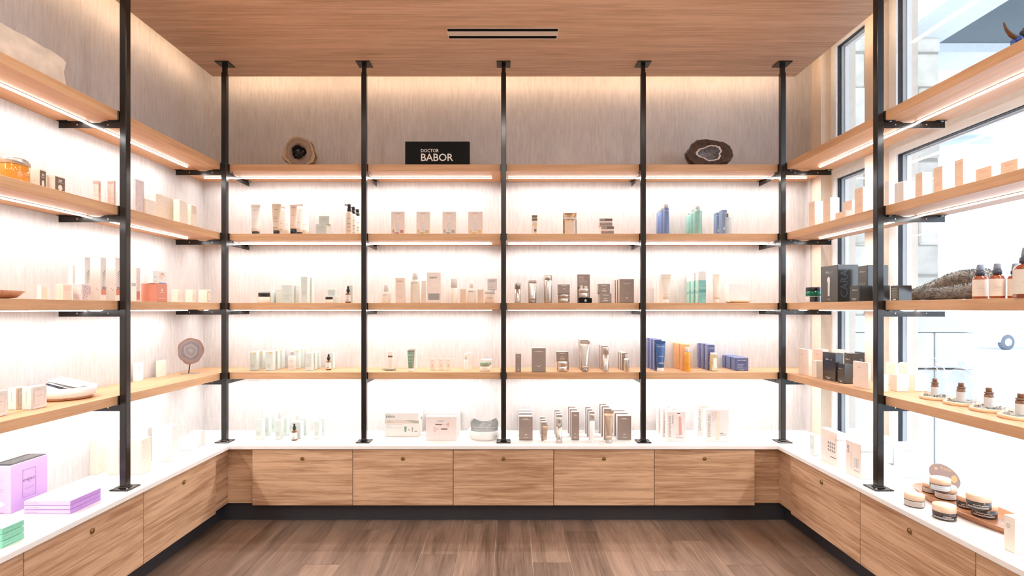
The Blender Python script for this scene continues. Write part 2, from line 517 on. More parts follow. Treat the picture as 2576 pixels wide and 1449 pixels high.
# floor: planks run towards the back wall, joints show as thin pale lines
fl = MB().box(-2.05, 2.05, REAR_Y, WALLY + 0.04, -0.06, -0.0015, 'floor_joint').obj('floor')
struct(fl, 'brown oak plank floor with thin pale joints', 'floor')
PW = 0.1918
ends = {-2: [3.063], 1: [2.627], 2: [3.043], 4: [2.733], 5: [3.126], 7: [2.645], 8: [3.018], 10: [2.561], 11: [2.90], 14: [2.705]}
x_first = -1.192
plank_mesh = {}
for k in range(-5, 18):
    x0 = x_first + k * PW
    x1 = x0 + PW
    if x1 < -2.0 or x0 > 2.0: continue
    y = ends.get(k, [2.45 + 0.55 * R.random()])[0]
    cuts = [WALLY]
    if k in (-4, -3, -1, 0, 3, 6, 9, 12, 13): y -= 0.35
    while y > REAR_Y:
        cuts.append(y); y -= 1.22
    cuts.append(REAR_Y)
    for a, b in zip(cuts[:-1], cuts[1:]):
        ln = a - b
        key = (round(ln, 3))
        if key not in plank_mesh:
            plank_mesh[key] = MB().box(-ln / 2 + 0.0012, ln / 2 - 0.0012, -PW / 2 + 0.0008, PW / 2 - 0.0008, -0.012, 0.0, 'floor_wood').mesh('plank')
        link('plank', plank_mesh[key], fl, ((x0 + x1) / 2, (a + b) / 2, 0), math.pi / 2)
# walls
w = MB().box(-2.06, 2.25, WALLY, WALLY + 0.1, -0.06, 3.2, 'wallpaper').obj('wall_back')
struct(w, 'grey streaked wallpaper on the back wall', 'wall')
w = MB().box(-2.1, -WALLX, REAR_Y, WALLY, -0.06, 3.2, 'wallpaper').obj('wall_left')
struct(w, 'grey streaked wallpaper on the left wall', 'wall')
w = MB().box(-2.1, 2.25, REAR_Y - 0.1, REAR_Y, -0.06, 3.2, 'plaster').obj('wall_rear')
struct(w, 'plain pale wall behind the viewer', 'wall')
RX = 2.01
O1 = (2.94, 3.352)   # far window opening
O2 = (0.95, 2.84)    # near window opening
b = MB()
b.box(RX, RX + 0.22, O1[1], WALLY, 0, 3.2, 'tan_paint')
b.box(RX, RX + 0.22, O2[1], O1[0], 0, 3.2, 'tan_paint')
b.box(RX, RX + 0.22, REAR_Y, O2[0], 0, 3.2, 'plaster')
for o in (O1, O2):
    b.box(RX, RX + 0.22, o[0], o[1], 0, 0.15, 'plaster')
    b.box(RX, RX + 0.22, o[0], o[1], CEIL - 0.02, 3.2, 'plaster')
struct(b.obj('wall_right'), 'tan painted wall around the shop windows', 'wall')
struct(MB().box(RX - 0.012, RX, 3.452, WALLY, 0.464, 2.98, 'wallpaper').obj('trim_1'), 'narrow papered strip in the right back corner', 'trim')
struct(MB().box(-2.1, 2.25, REAR_Y, WALLY, CEIL, CEIL + 0.1, 'plaster').obj('ceiling'), 'pale upper ceiling above the wood panel', 'ceiling')
# the hanging wood ceiling panel with a slot diffuser
sx = 1.865
vx0, vx1, vy0, vy1 = -0.30, 0.297, 2.80, 2.915
b = MB()
for (x0, x1, y0, y1) in ((-sx, vx0, 0.1, 3.386), (vx1, sx, 0.1, 3.386), (vx0, vx1, 0.1, vy0), (vx0, vx1, vy1, 3.386)):
    b.box(x0, x1, y0, y1, SOFFIT, SOFFIT + 0.05, 'ceiling_wood')
ceil_panel = b.obj('ceiling_panel')
struct(ceil_panel, 'wood grain ceiling panel hanging over the shelving', 'ceiling')
vent = empty('slot_diffuser', (0, (vy0 + vy1) / 2, SOFFIT))
tag(vent, 'twin black slot air diffuser in the wood ceiling', 'vent')
vd = (vy1 - vy0) / 2
MB().box(vx0, vx1, -vd, vd, 0.03, 0.05, 'vent_black').obj('plenum', vent)
sl = 0.029
for y0, y1 in ((-vd, -vd + 0.006), (-vd + 0.006 + sl, vd - 0.006 - sl), (vd - 0.006, vd)):
    MB().box(vx0, vx1, y0, y1, -0.0015, 0.0005, 'vent_trim').box(vx0, vx1, y0 + 0.0008, y1 - 0.0008, 0.0005, 0.03, 'vent_black').obj('trim_bar', vent)
for x0, x1 in ((vx0, vx0 + 0.004), (vx1 - 0.004, vx1)):
    MB().box(x0, x1, -vd, vd, -0.0016, 0.0005, 'vent_trim').obj('end_cap', vent)
# warm cove light strips fixed to the outer edges of the ceiling panel, facing the walls
def cove(x0, x1, y0, y1, ex, ey, label):
    o = MB().box(x0, x1, y0, y1, 0, 0.014, 'led_channel').obj('cove_light', None, (0, 0, SOFFIT + 0.026))
    tag(o, label, 'cove light')
    MB().box(x0 + (0 if ex == 0 else ex), x1 + ex, y0 + ey, y1 + ey, 0.002, 0.012, 'cove_led').obj('diffuser', o)
cove(-1.85, 1.85, 3.386, 3.390, 0, 0.003, 'warm light strip on the ceiling panel edge by the back wall')
cove(-1.869, -1.865, 0.15, 3.38, -0.003, 0, 'warm light strip on the ceiling panel edge by the left wall')
cove(1.865, 1.869, 0.15, 3.38, 0.003, 0, 'warm light strip on the ceiling panel edge by the windows')
# recessed downlights: in the wood panel just above the picture, and over the shop floor behind the viewer
for (x, y, zc, rr, lab) in [(x, y, SOFFIT, 0.045, 'small recessed downlight in the wood ceiling, %s row, %s' % (ry, rx)) for y, ry in ((2.0, 'front'), (0.9, 'second')) for x, rx in ((-1.0, 'left'), (0.0, 'middle'), (1.0, 'right'))] + \
        [(x, y, CEIL, 0.085, 'large recessed downlight behind the viewer, %s row, %s' % (ry, rx)) for y, ry in ((-0.6, 'front'), (-1.8, 'rear')) for x, rx in ((-1.2, 'left'), (0.0, 'middle'), (1.2, 'right'))]:
    o = empty('downlight', (x, y, zc))
    tag(o, lab, 'downlight', 'recessed ceiling downlights')
    MB().lathe([(rr, 0.0), (rr * 1.3, 0.0), (rr * 1.3, -0.006), (rr, -0.004)], 'window_white', 24).obj('trim_ring', o)
    MB().lathe([(rr, -0.002), (rr, -0.0045)], 'downlight', 24).obj('lens', o)

# ------------------------------------------------------------------ windows in the right wall
FX0, FX1 = 2.073, 2.15
def window(idx, y0, y1, z0, z1, label):
    r = empty('window_%d' % idx, (FX0, (y0 + y1) / 2, z0))
    struct(r, label, 'window')
    h, d = z1 - z0, (y1 - y0) / 2
    fw, D = 0.052, FX1 - FX0
    def bars(nm, x0, x1, t0, t1, key):
        # four bars of a rectangular ring between insets t0 and t1
        for (ya, yb, za, zb) in ((-d + t0, -d + t1, t0, h - t0), (d - t1, d - t0, t0, h - t0), (-d + t1, d - t1, t0, t1), (-d + t1, d - t1, h - t1, h - t0)):
            MB().box(x0, x1, ya, yb, za, zb, key).obj(nm, r)
    bars('frame', 0.0, 0.012, 0.0, fw, 'window_white')
    bars('gasket', 0.012, 0.026, 0.0, fw + 0.004, 'gasket')
    bars('frame', 0.034, 0.054, 0.0, fw + 0.004, 'window_grey')
    bars('frame', 0.054, D, 0.0, fw + 0.008, 'window_white')
    MB().box(0.026, 0.034, -d + 0.02, d - 0.02, 0.02, h - 0.02, 'window_glass').obj('pane', r)
    return r
TR = 2.135
window(1, O1[0], O1[1], 0.15, TR, 'narrow shop window between shelves near the back corner')
window(2, O1[0], O1[1], TR, CEIL - 0.02, 'narrow upper window light near the back corner')
window(3, O2[0], O2[1], 0.15, TR, 'large shop window behind the right hand shelves')
window(4, O2[0], O2[1], TR, CEIL - 0.02, 'large upper window light above the right hand shelves')

# ------------------------------------------------------------------ outdoors
g = MB()
g.box(2.23, 9.0, -20, 40, -0.3, -0.1, 'paving')
struct(g.obj('pavement'), 'pale paved walkway outside the windows', 'pavement')
struct(MB().box(9.0, 9.3, -20, 60, -0.62, -0.12, 'kerb').obj('kerb'), 'grey kerb edge beyond the walkway', 'kerb')
struct(MB().box(9.3, 120, -60, 120, -0.9, -0.6, 'snow').obj('parking_ground'), 'snowy parking lot beyond the kerb', 'ground')
# stone pier on a wider precast pedestal
pier = empty('stone_pier', (2.83, 4.25, -0.1))
tag(pier, 'pale limestone block pier on a wide pedestal outside the windows', 'pier')
MB().box(-0.47, 0.46, -0.235, 0.25, 1.30, 3.42, 'mortar').obj('core', pier)
z = 1.32
row = 0
heights = [0.30, 0.24, 0.36, 0.28, 0.22, 0.33, 0.26, 0.12]
for hgt in heights:
    cuts = {0: [-0.48, -0.1, 0.20, 0.47], 1: [-0.48, -0.28, 0.06, 0.47], 2: [-0.48, 0.02, 0.30, 0.47]}[row % 3]
    for a, c in zip(cuts[:-1], cuts[1:]):
        j = lambda s=0.006: (R.random() - 0.5) * 2 * s
        v, f = cbox(a + 0.008 + j(), c - 0.008 + j(), -0.25 + j(0.01), 0.26, z + 0.008 + j(), z + hgt - 0.008 + j(), 0.012)
        MB().add(v, f, R.choice(['stone_a', 'stone_b', 'stone_c'])).obj('stone', pier)
    z += hgt
    row += 1
b = MB()
v, f = cbox(-0.60, 0.62, -0.40, 0.40, 1.20, 1.32)
v = [(x * (0.80 if zz > 1.25 else 1), y * (0.75 if zz > 1.25 else 1), zz) for x, y, zz in v]
b.add(v, f, 'precast').obj('pedestal_cap', pier)
for x0, x1 in ((-0.60, -0.03), (-0.02, 0.30), (0.31, 0.62)):
    MB().box(x0, x1, -0.40, 0.40, 0.94, 1.195, 'precast', 0.006).obj('pedestal_panel', pier)
    MB().box(x0, x1, -0.40, 0.40, 0.0, 0.925, 'precast', 0.006).obj('pedestal_panel', pier)
# canopy over the walkway
cn = empty('canopy', (3.15, 4.2, 3.3))
struct(cn, 'grey canopy with white beams over the walkway', 'canopy')
MB().box(-0.20, 0.20, -6.0, 0.25, 0.02, 0.35, 'canopy_white').obj('beam', cn)
MB().box(0.20, 4.0, -0.12, 0.2, -0.05, 0.02, 'canopy_white').obj('fascia_trim', cn)
MB().box(0.20, 4.0, -0.10, 0.2, 0.02, 0.45, 'canopy_grey').obj('fascia', cn)
MB().box(0.20, 4.0, -2.4, -2.2, 0.10, 0.45, 'canopy_grey').obj('rafter', cn)
MB().box(-0.9, 4.0, -6.0, 0.2, 0.45, 0.6, 'canopy_grey').obj('roof', cn)
# round lantern hanging behind the pier
lm = empty('outdoor_lantern', (3.84, 4.75, 2.62))
tag(lm, 'pale blue dome lantern hanging outside behind the stone pier', 'lantern')
MB().lathe([(0.30, 0.03), (0.44, 0.0), (0.46, 0.03), (0.44, 0.07), (0.30, 0.15), (0.24, 0.19), (0.22, 0.29), (0.15, 0.35), (0.06, 0.37)], 'lamp_pale', 36).obj('shade', lm)
MB().lathe([(0.0, 0.045), (0.29, 0.03), (0.30, 0.06), (0.0, 0.07)], 'white', 30).obj('diffuser', lm)
MB().lathe([(0.05, 0.37), (0.10, 0.43), (0.12, 0.52), (0.08, 0.60), (0.03, 0.63)], 'lamp_blue', 20).obj('finial', lm)
MB().lathe([(0.03, 0.62), (0.03, 1.2)], 'lamp_blue', 12).obj('stem', lm)
# white van on the parking lot
van = empty('parked_van', (24.7, 25.2, -0.6), math.radians(6))
tag(van, 'white van parked on the snowy lot outside', 'van')
prof = [(-3.6, 0.35), (3.0, 0.35), (3.0, 0.80), (2.6, 0.92), (1.8, 0.98), (1.2, 1.50), (0.9, 1.58), (-3.4, 1.58), (-3.6, 1.4)]
n = len(prof)
v = [(x, -0.95, z_) for x, z_ in prof] + [(x, 0.95, z_) for x, z_ in prof]
f = [tuple(range(n)), tuple(reversed(range(n, 2 * n)))] + [(i, i + n, (i + 1) % n + n, (i + 1) % n) for i in range(n)]
MB().add([(-x, y, z_) for x, y, z_ in v], [tuple(reversed(q)) for q in f], 'van_white').obj('body', van)
for x0, x1 in ((-1.5, -0.75), (-0.62, 0.9), (1.05, 2.3)):
    MB().add([(x0 + (0.35 if x0 < -1 else 0), -0.956, 1.46), (x0, -0.956, 1.02), (x1, -0.956, 1.02), (x1, -0.956, 1.46)], [(0, 1, 2, 3)], 'van_glass').obj('side_window', van)
for x in (-2.1, 2.3):
    MB().add([(x + 0.46 * math.cos(t), -0.955, 0.35 + 0.46 * math.sin(t)) for t in [math.pi * i / 12 for i in range(13)]], [tuple(range(13))], 'kerb').obj('wheel_arch', van)
    for y in (-0.88, 0.88):
        mt = Matrix.Translation((x, y, 0.35)) @ Matrix.Rotation(math.pi / 2, 4, 'X')
        wv = MB().lathe([(0.0, -0.1), (0.28, -0.11), (0.35, -0.08), (0.35, 0.08), (0.28, 0.11), (0.0, 0.1)], 'tyre', 20, mt).obj('wheel', van)
        MB().lathe([(0.0, -0.125), (0.18, -0.115), (0.18, 0.115), (0.0, 0.125)], 'steel', 16, mt).obj('hubcap', wv)

# ------------------------------------------------------------------ cabinets, worktop
DX, DY = 1.63, 3.125     # door front planes
CORN_Y = 3.165           # filler planes
DW = 0.5945
door_me = MB().box(-DW / 2 + 0.0016, DW / 2 - 0.0016, -0.02, 0.0, 0.108, 0.4385, 'door_wood', 0.0012).mesh('door')
lock_me = MB().add(*lathe([(0.0115, 0), (0.0115, 0.003), (0.0095, 0.004), (0.0085, 0.0022), (0.0065, 0.0022), (0.0062, 0.005), (0.0, 0.005)], 20), 'brass', True).mesh('lock')
keyhole_me = MB().add(*lathe([(0.0028, 0.0048), (0.0028, 0.0054)], 10), 'brass_dark').box(-0.0009, 0.0009, -0.005, 0.0, 0.0048, 0.0054, 'brass_dark').mesh('keyhole')
carc_me = MB().box(-DW / 2 + 0.001, DW / 2 - 0.001, 0.002, 0.36, 0.108, 0.442, 'kick_dark').mesh('carcass')
def cabinet(x, y, rz, label):
    r = empty('base_cabinet', (x, y, 0), rz)
    tag(r, label, 'cabinet', 'wood fronted base cabinets')
    link('carcass', carc_me, r)
    d = link('door', door_me, r)
    lk = link('lock', lock_me, d, (0, -0.02, 0.384))
    lk.rotation_euler = (math.pi / 2, 0, 0)
    lk['label'] = 'round brass lock'
    link('keyhole', keyhole_me, lk)
names = ['leftmost', 'second from left', 'middle', 'second from right', 'rightmost']
for k in range(5):
    cabinet((k - 2) * DW, DY + 0.02, 0, 'wood base cabinet on the back wall, %s of five' % names[k])
side_names = ['next to the back corner', 'second from the back corner', 'third from the back corner', 'nearest the viewer']
for k in range(4):
    yc = 3.0 - DW * (k + 0.5)
    cabinet(-DX - 0.02, yc, math.pi / 2, 'wood base cabinet along the left wall, ' + side_names[k])
    cabinet(DX + 0.02, yc, -math.pi / 2, 'wood base cabinet under the windows, ' + side_names[k])
FXX = 1.67
for s, nm in ((-1, 'left'), (1, 'right')):
    r = empty('corner_cabinet', (s * FXX, CORN_Y, 0))
    tag(r, 'recessed wood corner filler cabinet in the %s back corner' % nm, 'cabinet')
    w_ = FXX - 2.5 * DW
    a, c = (0.0, w_) if s < 0 else (-w_, 0.0)
    MB().box(a, c, 0.0, 0.02, 0.108, 0.4385, 'door_wood').obj('filler_panel', r)
    q = MB().box(-(CORN_Y - 3.0) / 2, (CORN_Y - 3.0) / 2, -0.02 if s < 0 else -0.02, 0.0, 0.108, 0.4385, 'door_wood').obj('filler_panel', r, (s * 0.0, -(CORN_Y - 3.0) / 2, 0), math.pi / 2 if s < 0 else -math.pi / 2)
    MB().box(-0.3 if s < 0 else 0.03, -0.03 if s < 0 else 0.3, 0.03, 0.33, 0.108, 0.442, 'kick_dark').obj('carcass', r)
# toe kicks
KX, KY = 1.70, 3.185
kb = MB()
kb.box(-KX, KX, KY, KY + 0.02, 0, 0.108, 'kick_dark')
struct(kb.obj('baseboard_back'), 'dark toe kick under the back cabinets', 'baseboard')
struct(MB().box(-KX - 0.02, -KX, NEAR_Y, KY, 0, 0.108, 'kick_dark').obj('baseboard_left'), 'dark toe kick under the left cabinets', 'baseboard')
struct(MB().box(KX, KX + 0.02, NEAR_Y, KY, 0, 0.108, 'kick_dark').obj('baseboard_right'), 'dark toe kick under the right cabinets', 'baseboard')
# U-shaped worktop
ct_in, ct_y = 1.615, 3.11
out = [(-WALLX, NEAR_Y), (-ct_in, NEAR_Y), (-ct_in, ct_y), (ct_in, ct_y), (ct_in, NEAR_Y), (WALLX + 0.01, NEAR_Y), (WALLX + 0.01, WALLY), (-WALLX, WALLY)]
n = len(out)
v = [(x, y, 0.443) for x, y in out] + [(x, y, 0.464) for x, y in out]
f = [(7, 2, 1, 0), (7, 6, 3, 2), (6, 5, 4, 3), (8, 9, 10, 15), (10, 11, 14, 15), (11, 12, 13, 14)] + [(i, (i + 1) % n, (i + 1) % n + n, i + n) for i in range(n)]
ct = MB().add(v, f, 'quartz').obj('countertop')
tag(ct, 'white quartz countertop running round all three walls', 'countertop')
bv = ct.modifiers.new('edge', 'BEVEL'); bv.width = 0.002; bv.segments = 2; bv.limit_method = 'ANGLE'

# ------------------------------------------------------------------ shelves with led strips and brackets
TH = 0.04
LEDW = 0.013
PH = 0.015
LV = {1: 'top', 2: 'second', 3: 'third', 4: 'fourth'}
def ring_pts(cx, cy, r, n=8): return [(cx + r * math.cos(2 * math.pi * i / n), cy + r * math.sin(2 * math.pi * i / n)) for i in range(n)]
BL = 0.282
br_outline = [(0, 0), (0.075, 0), (0.098, -0.008), (0.135, -0.008), (0.158, 0.0), (BL, 0.0), (BL, -0.031), (0, -0.031)]
br_me = flat_shape('bracket', br_outline, [ring_pts(0.062, -0.016, 0.0042), ring_pts(0.20, -0.016, 0.0042)], 0.004, 'black_metal')
tab_me = MB().box(0, 0.046, -0.017, 0.017, -0.003, 0, 'black_metal', 0.001).mesh('bracket_tab')
scr_me = MB().add(*lathe([(0.006, -0.003), (0.0055, -0.006), (0.0, -0.007)], 10), 'steel', True).mesh('screw')
block_me = MB().box(-0.019, 0.019, -0.005, 0.004, -TH - 0.001, 0.0005, 'black_metal', 0.001).mesh('mount_block')
def shelf(x, y, rz, length, depth, level, label, led, posts):
    z0 = Z[level]
    # local: x along the board, front edge at y = 0, back at y = depth, top at z = 0
    o = MB().box(-length / 2, length / 2, 0, depth, -TH, 0, 'shelf_wood', 0.001).obj('shelf_board', None, (x, y, z0), rz)
    tag(o, label, 'shelf', 'wooden wall shelves')
    a, c = led
    st = MB().box(a, c, 0.150, 0.150 + LEDW + 0.004, -TH - 0.003, -TH, 'led_channel').obj('light_channel', o)
    MB().box(a + 0.002, c - 0.002, 0.152, 0.152 + LEDW, -TH - 0.0065, -TH - 0.003, 'led').obj('led_strip', st)
    ld = bpy.data.lights.new('shelf_light', 'AREA')
    ld.shape = 'RECTANGLE'; ld.size = c - a - 0.004; ld.size_y = LEDW
    ld.energy = LED_WATT * (c - a); ld.color = (1.0, 0.99, 0.98); ld.spread = math.radians(168)
    link('shelf_light', ld, st, ((a + c) / 2, 0.152 + LEDW / 2, -TH - 0.0072))
    for u in posts:
        q = link('bracket', br_me, o, (u, -0.0045, -TH))
        q.rotation_euler = (math.pi / 2, 0, math.pi / 2)
        for s in (0.006, BL - 0.047):
            t = link('bracket_tab', tab_me, q, (s, 0, 0))
            t.rotation_euler = (-math.pi / 2, 0, 0)
        for s in (0.030, BL - 0.020):
            t = link('screw', scr_me, q, (s, 0, 0.010))
            t.rotation_euler = (-math.pi / 2, 0, 0)
        link('mount_block', block_me, o, (u, 0, 0))
SY = POSTY - 0.835
SF = FRONT_Y + 0.005
SD = WALLY - SF - 0.002
for lv in (1, 2, 3, 4):
    m1, l1, m2, l2 = (-WALLX - 0.0215) / 2, WALLX - 0.0225, (WALLX - 0.0205) / 2, WALLX + 0.0195
    shelf(m1, SF, 0, l1, SD, lv, '%s shelf on the back wall, left half' % LV[lv], (-0.91, 0.935), [-POSTX - m1, -POSTX / 2 - m1])
    shelf(m2, SF, 0, l2, SD, lv, '%s shelf on the back wall, right half' % LV[lv], (-0.965, 0.95), [-m2, POSTX / 2 - m2, POSTX - m2])
    L_ = SF - NEAR_Y - 0.001
    ym = NEAR_Y + L_ / 2
    ys = [POSTY, SY, SY - 0.84, SY - 1.68]
    shelf(-FRONT_X - 0.005, ym, math.pi / 2, L_, WALLX - FRONT_X - 0.007, lv, '%s shelf along the left wall' % LV[lv], (-1.27, 1.20), [q - ym for q in ys])
    shelf(FRONT_X + 0.005, ym, -math.pi / 2, L_, WALLX - FRONT_X - 0.007, lv, '%s shelf in front of the windows' % LV[lv], (-1.20, 1.27), [ym - q for q in ys])

# ------------------------------------------------------------------ posts
foot_me = MB().box(-0.042, 0.042, -0.042, 0.042, 0, 0.006, 'black_metal', 0.0015).mesh('foot_plate')
weld_me = MB().box(-0.020, 0.020, -0.020, 0.020, 0.006, 0.010, 'black_metal', 0.003).mesh('weld_collar')
cap_me = MB().box(-0.042, 0.042, -0.042, 0.042, -0.006, 0, 'black_metal', 0.0015).mesh('ceiling_plate')
bolt_me = MB().add(*lathe([(0.0045, 0.0), (0.0045, 0.003), (0.0, 0.0042)], 8), 'steel', True).mesh('bolt')
STEP = 2.70
tube_me = MB().box(-PH, PH, -PH, PH, Z[0] + 0.006, STEP, 'black_metal', 0.0018).mesh('tube')
tube2_me = MB().box(-0.012, 0.012, -0.012, 0.012, STEP - 0.01, SOFFIT - 0.004, 'black_metal', 0.0015).mesh('inner_tube')
def post(x, y, label):
    r = empty('support_post', (x, y, 0))
    tag(r, label, 'post', 'black steel shelf posts')
    link('tube', tube_me, r)
    link('inner_tube', tube2_me, r)
    fp = link('foot_plate', foot_me, r, (0, 0, Z[0]))
    link('weld_collar', weld_me, fp)
    link('ceiling_plate', cap_me, r, (0, 0, SOFFIT))
    for sx_, sy_ in ((-1, -1), (-1, 1), (1, -1), (1, 1)):
        link('bolt', bolt_me, fp, (sx_ * 0.032, sy_ * 0.032, 0.006))
post(-POSTX, POSTY, 'black post in the left back corner')
post(-POSTX / 2, POSTY, 'black post on the back wall, left of centre')
post(0.0, POSTY, 'black post at the centre of the back wall')
post(POSTX / 2, POSTY, 'black post on the back wall, right of centre')
post(POSTX, POSTY, 'black post in the right back corner')
for k, nm in ((0, 'nearest the back corner'), (1, 'beside the viewer'), (2, 'at the shelf end')):
    post(-POSTX, SY - k * 0.84, 'black post along the left wall, ' + nm)
    post(POSTX, SY - k * 0.84, 'black post in front of the windows, ' + nm)

# ------------------------------------------------------------------ product builders
# every product is modelled with its front facing local -y, base centre at the origin
G_BACK, G_LEFT, G_RIGHT = 'products on the back wall', 'products on the left wall', 'products by the windows'
def face_mat(face, w, d):
    off, th = {'front': (d / 2, 0), 'left': (w / 2, -math.pi / 2), 'right': (w / 2, math.pi / 2), 'back': (d / 2, math.pi)}[face]
    return Matrix.Rotation(th, 4, 'Z') @ Matrix.Translation((0, -off - 0.0004, 0)) @ Matrix.Rotation(math.pi / 2, 4, 'X')
def prints(root, specs, w, d, h):
    """flat print on a carton. ('t', text, u, v, cap height, ink, face, angle, shear) or ('b', u0, u1, v0, v1, ink, face); fractions of the face"""
    txt, pan = {}, {}
    lift = 0.0
    for s in specs:
        if s[0] == 'b':
            _, u0, u1, v0, v1, ink = s[:6]
            face = s[6] if len(s) > 6 else 'front'
            fw = w if face in ('front', 'back') else d
            m = face_mat(face, w, d)
            lift += 0.00004
            pts = [((u0 - 0.5) * fw, v0 * h, lift), ((u1 - 0.5) * fw, v0 * h, lift), ((u1 - 0.5) * fw, v1 * h, lift), ((u0 - 0.5) * fw, v1 * h, lift)]
            pan.setdefault(ink, MB()).add(pts, [(0, 1, 2, 3)], ink, False, m)
        elif s[0] == 'p':     # free polygon
            _, pts, ink = s[:3]
            face = s[3] if len(s) > 3 else 'front'
            fw = w if face in ('front', 'back') else d
            lift += 0.00004
            pan.setdefault(ink, MB()).add([((u - 0.5) * fw, v * h, lift) for u, v in pts], [tuple(range(len(pts)))], ink, False, face_mat(face, w, d))
        else:
            _, t, u, v, ch, ink = s[:6]
            face = s[6] if len(s) > 6 else 'front'
            ang = s[7] if len(s) > 7 else 0.0
            shear = s[8] if len(s) > 8 else 0.0
            fw = w if face in ('front', 'back') else d
            tv, tf, x0, x1, y0, y1 = text_mesh(t, shear)
            k = ch * h / (0.7)
            m = face_mat(face, w, d) @ Matrix.Translation(((u - 0.5) * fw, v * h, 0.0006)) @ Matrix.Rotation(ang, 4, 'Z') @ Matrix.Scale(k, 4)
            cx, cy = (x0 + x1) / 2, 0.35
            txt.setdefault(ink, MB()).add([(a - cx, b - cy, 0) for a, b, c in tv], tf, ink, False, m)
    for ink, mb in pan.items(): mb.obj('printed_panel', root)
    for ink, mb in txt.items(): mb.obj('lettering', root)
def lines(u0, u1, v0, v1, n, ink, face='front', fill=0.4):
    """n thin lines of small print"""
    out = []
    st = (v1 - v0) / n
    for i in range(n):
        q = 0.12 * (u1 - u0) * ((i * 7) % 3)
        out.append(('b', u0 + q / 2, u1 - q / 2, v0 + i * st, v0 + i * st + st * fill, ink, face))
    return out
def frame_lines(u0, u1, v0, v1, t, ink, face='front', ar=1.0):
    return [('b', u0, u1, v0, v0 + t, ink, face), ('b', u0, u1, v1 - t, v1, ink, face), ('b', u0, u0 + t * ar, v0, v1, ink, face), ('b', u1 - t * ar, u1, v0, v1, ink, face)]
def carton(P, key, label, specs=(), group=G_BACK, sides=None, top=None, name='carton', cat='carton', flap=True):
    x, y, z, w, d, h, rz = P
    mb = MB()
    c = min(0.0012, w * 0.03, d * 0.03)
    v, f = cbox(-w / 2, w / 2, -d / 2, d / 2, 0, h, c)
    mb.add(v, f, key)
    me = mb.mesh(name)
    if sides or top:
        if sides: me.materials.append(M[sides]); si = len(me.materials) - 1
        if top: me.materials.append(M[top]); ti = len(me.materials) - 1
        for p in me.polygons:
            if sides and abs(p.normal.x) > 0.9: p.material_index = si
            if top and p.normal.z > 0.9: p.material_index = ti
    o = link(name, me, None, (x, y, z + 0.0005), rz)
    tag(o, label, cat, group)
    if specs: prints(o, specs, w, d, h)
    if flap and d > 0.012:
        MB().box(-w / 2 + c * 2, w / 2 - c * 2, -d / 2 + c * 2, d / 2 - c * 2, h - 0.0003, h + 0.0006, sides or key).obj('tuck_flap', o)
    return o
def lathe_part(name, prof, key, root, n=22, loc=(0, 0, 0), sx=1.0, sy=1.0):
    return MB().lathe(prof, key, n, None, True, sx, sy).obj(name, root, loc)
def wrap_label(root, r, z0, z1, key, a0=-1.25, a1=1.25, n=14, name='paper_label', sy=1.0):
    mb = MB()
    v = []
    for i in range(n + 1):
        a = -math.pi / 2 + a0 + (a1 - a0) * i / n
        v += [(r * math.cos(a), r * math.sin(a) * sy, z0), (r * math.cos(a), r * math.sin(a) * sy, z1)]
    f = [(2 * i, 2 * i + 2, 2 * i + 3, 2 * i + 1) for i in range(n)]
    return mb.add(v, f, key, True).obj(name, root)
def wrap_text(root, t, r, z, ch, key, shear=0.0, a_c=0.0, name='lettering'):
    tv, tf, x0, x1, y0, y1 = text_mesh(t, shear)
    k = ch / 0.7
    cx = (x0 + x1) / 2
    v = []
    for a, b, c in tv:
        an = -math.pi / 2 + a_c + (a - cx) * k / r
        v.append((r * math.cos(an), r * math.sin(an), z + (b - 0.35) * k))
    return MB().add(v, tf, key).obj(name, root)
def base(name, label, cat, P, group):
    o = empty(name, (P[0], P[1], P[2] + 0.0005), P[3] if len(P) > 3 else 0.0)
    return tag(o, label, cat, group)
def squeeze_tube(P, w, h, key, cap, label, group=G_BACK, caph=0.14, text=None, ink='ink', seal=None, taper=0.78):
    o = base('squeeze_tube', label, 'tube', P, group)
    r = w * taper / 2
    ch = h * caph
    lathe_part('cap', [(r * 0.90, 0), (r * 0.95, ch * 0.06), (r * 0.95, ch * 0.94), (r * 0.9, ch)], cap, o)
    n = 24
    v, f = [], []
    secs = 9
    for j in range(secs):
        t = j / (secs - 1)
        zz = ch + (h * 0.955 - ch) * t
        a = r + (w / 2 - r) * t
        bdep = r * (1 - t ** 1.6) + 0.0012
        for i in range(n):
            an = 2 * math.pi * i / n
            v.append((a * math.cos(an), bdep * math.sin(an), zz))
    for j in range(secs - 1):
        for i in range(n):
            p, q = j * n + i, j * n + (i + 1) % n
            f.append((p, q, q + n, p + n))
    f.append(tuple(reversed(range(n)))); f.append(tuple(range((secs - 1) * n, secs * n)))
    MB().add(v, f, key, True).obj('body', o)
    MB().box(-w / 2, w / 2, -0.0014, 0.0014, h * 0.95, h, seal or key).obj('crimp_seal', o)
    if text:
        mb = MB()
        for (t, vv, chh) in text:
            tt = max(0.0, min(1.0, (vv * h - ch) / (h * 0.955 - ch)))
            yb = r * (1 - tt ** 1.6) + 0.002
            if t:
                tv, tf, x0, x1, y0, y1 = text_mesh(t)
                k = chh * h / 0.7
                k = min(k, w * 0.75 / (x1 - x0))
                mb.add([((a - (x0 + x1) / 2) * k, -yb * 1.02, vv * h + b_ * k) for a, b_, c in tv], tf, ink)
            else:
                mb.add([(-w * 0.24, -yb * 0.98, vv * h), (w * 0.24, -yb * 0.98, vv * h), (w * 0.24, -yb * 0.98, (vv + chh) * h), (-w * 0.24, -yb * 0.98, (vv + chh) * h)], [(0, 1, 2, 3)], ink)
        mb.obj('lettering', o)
    return o
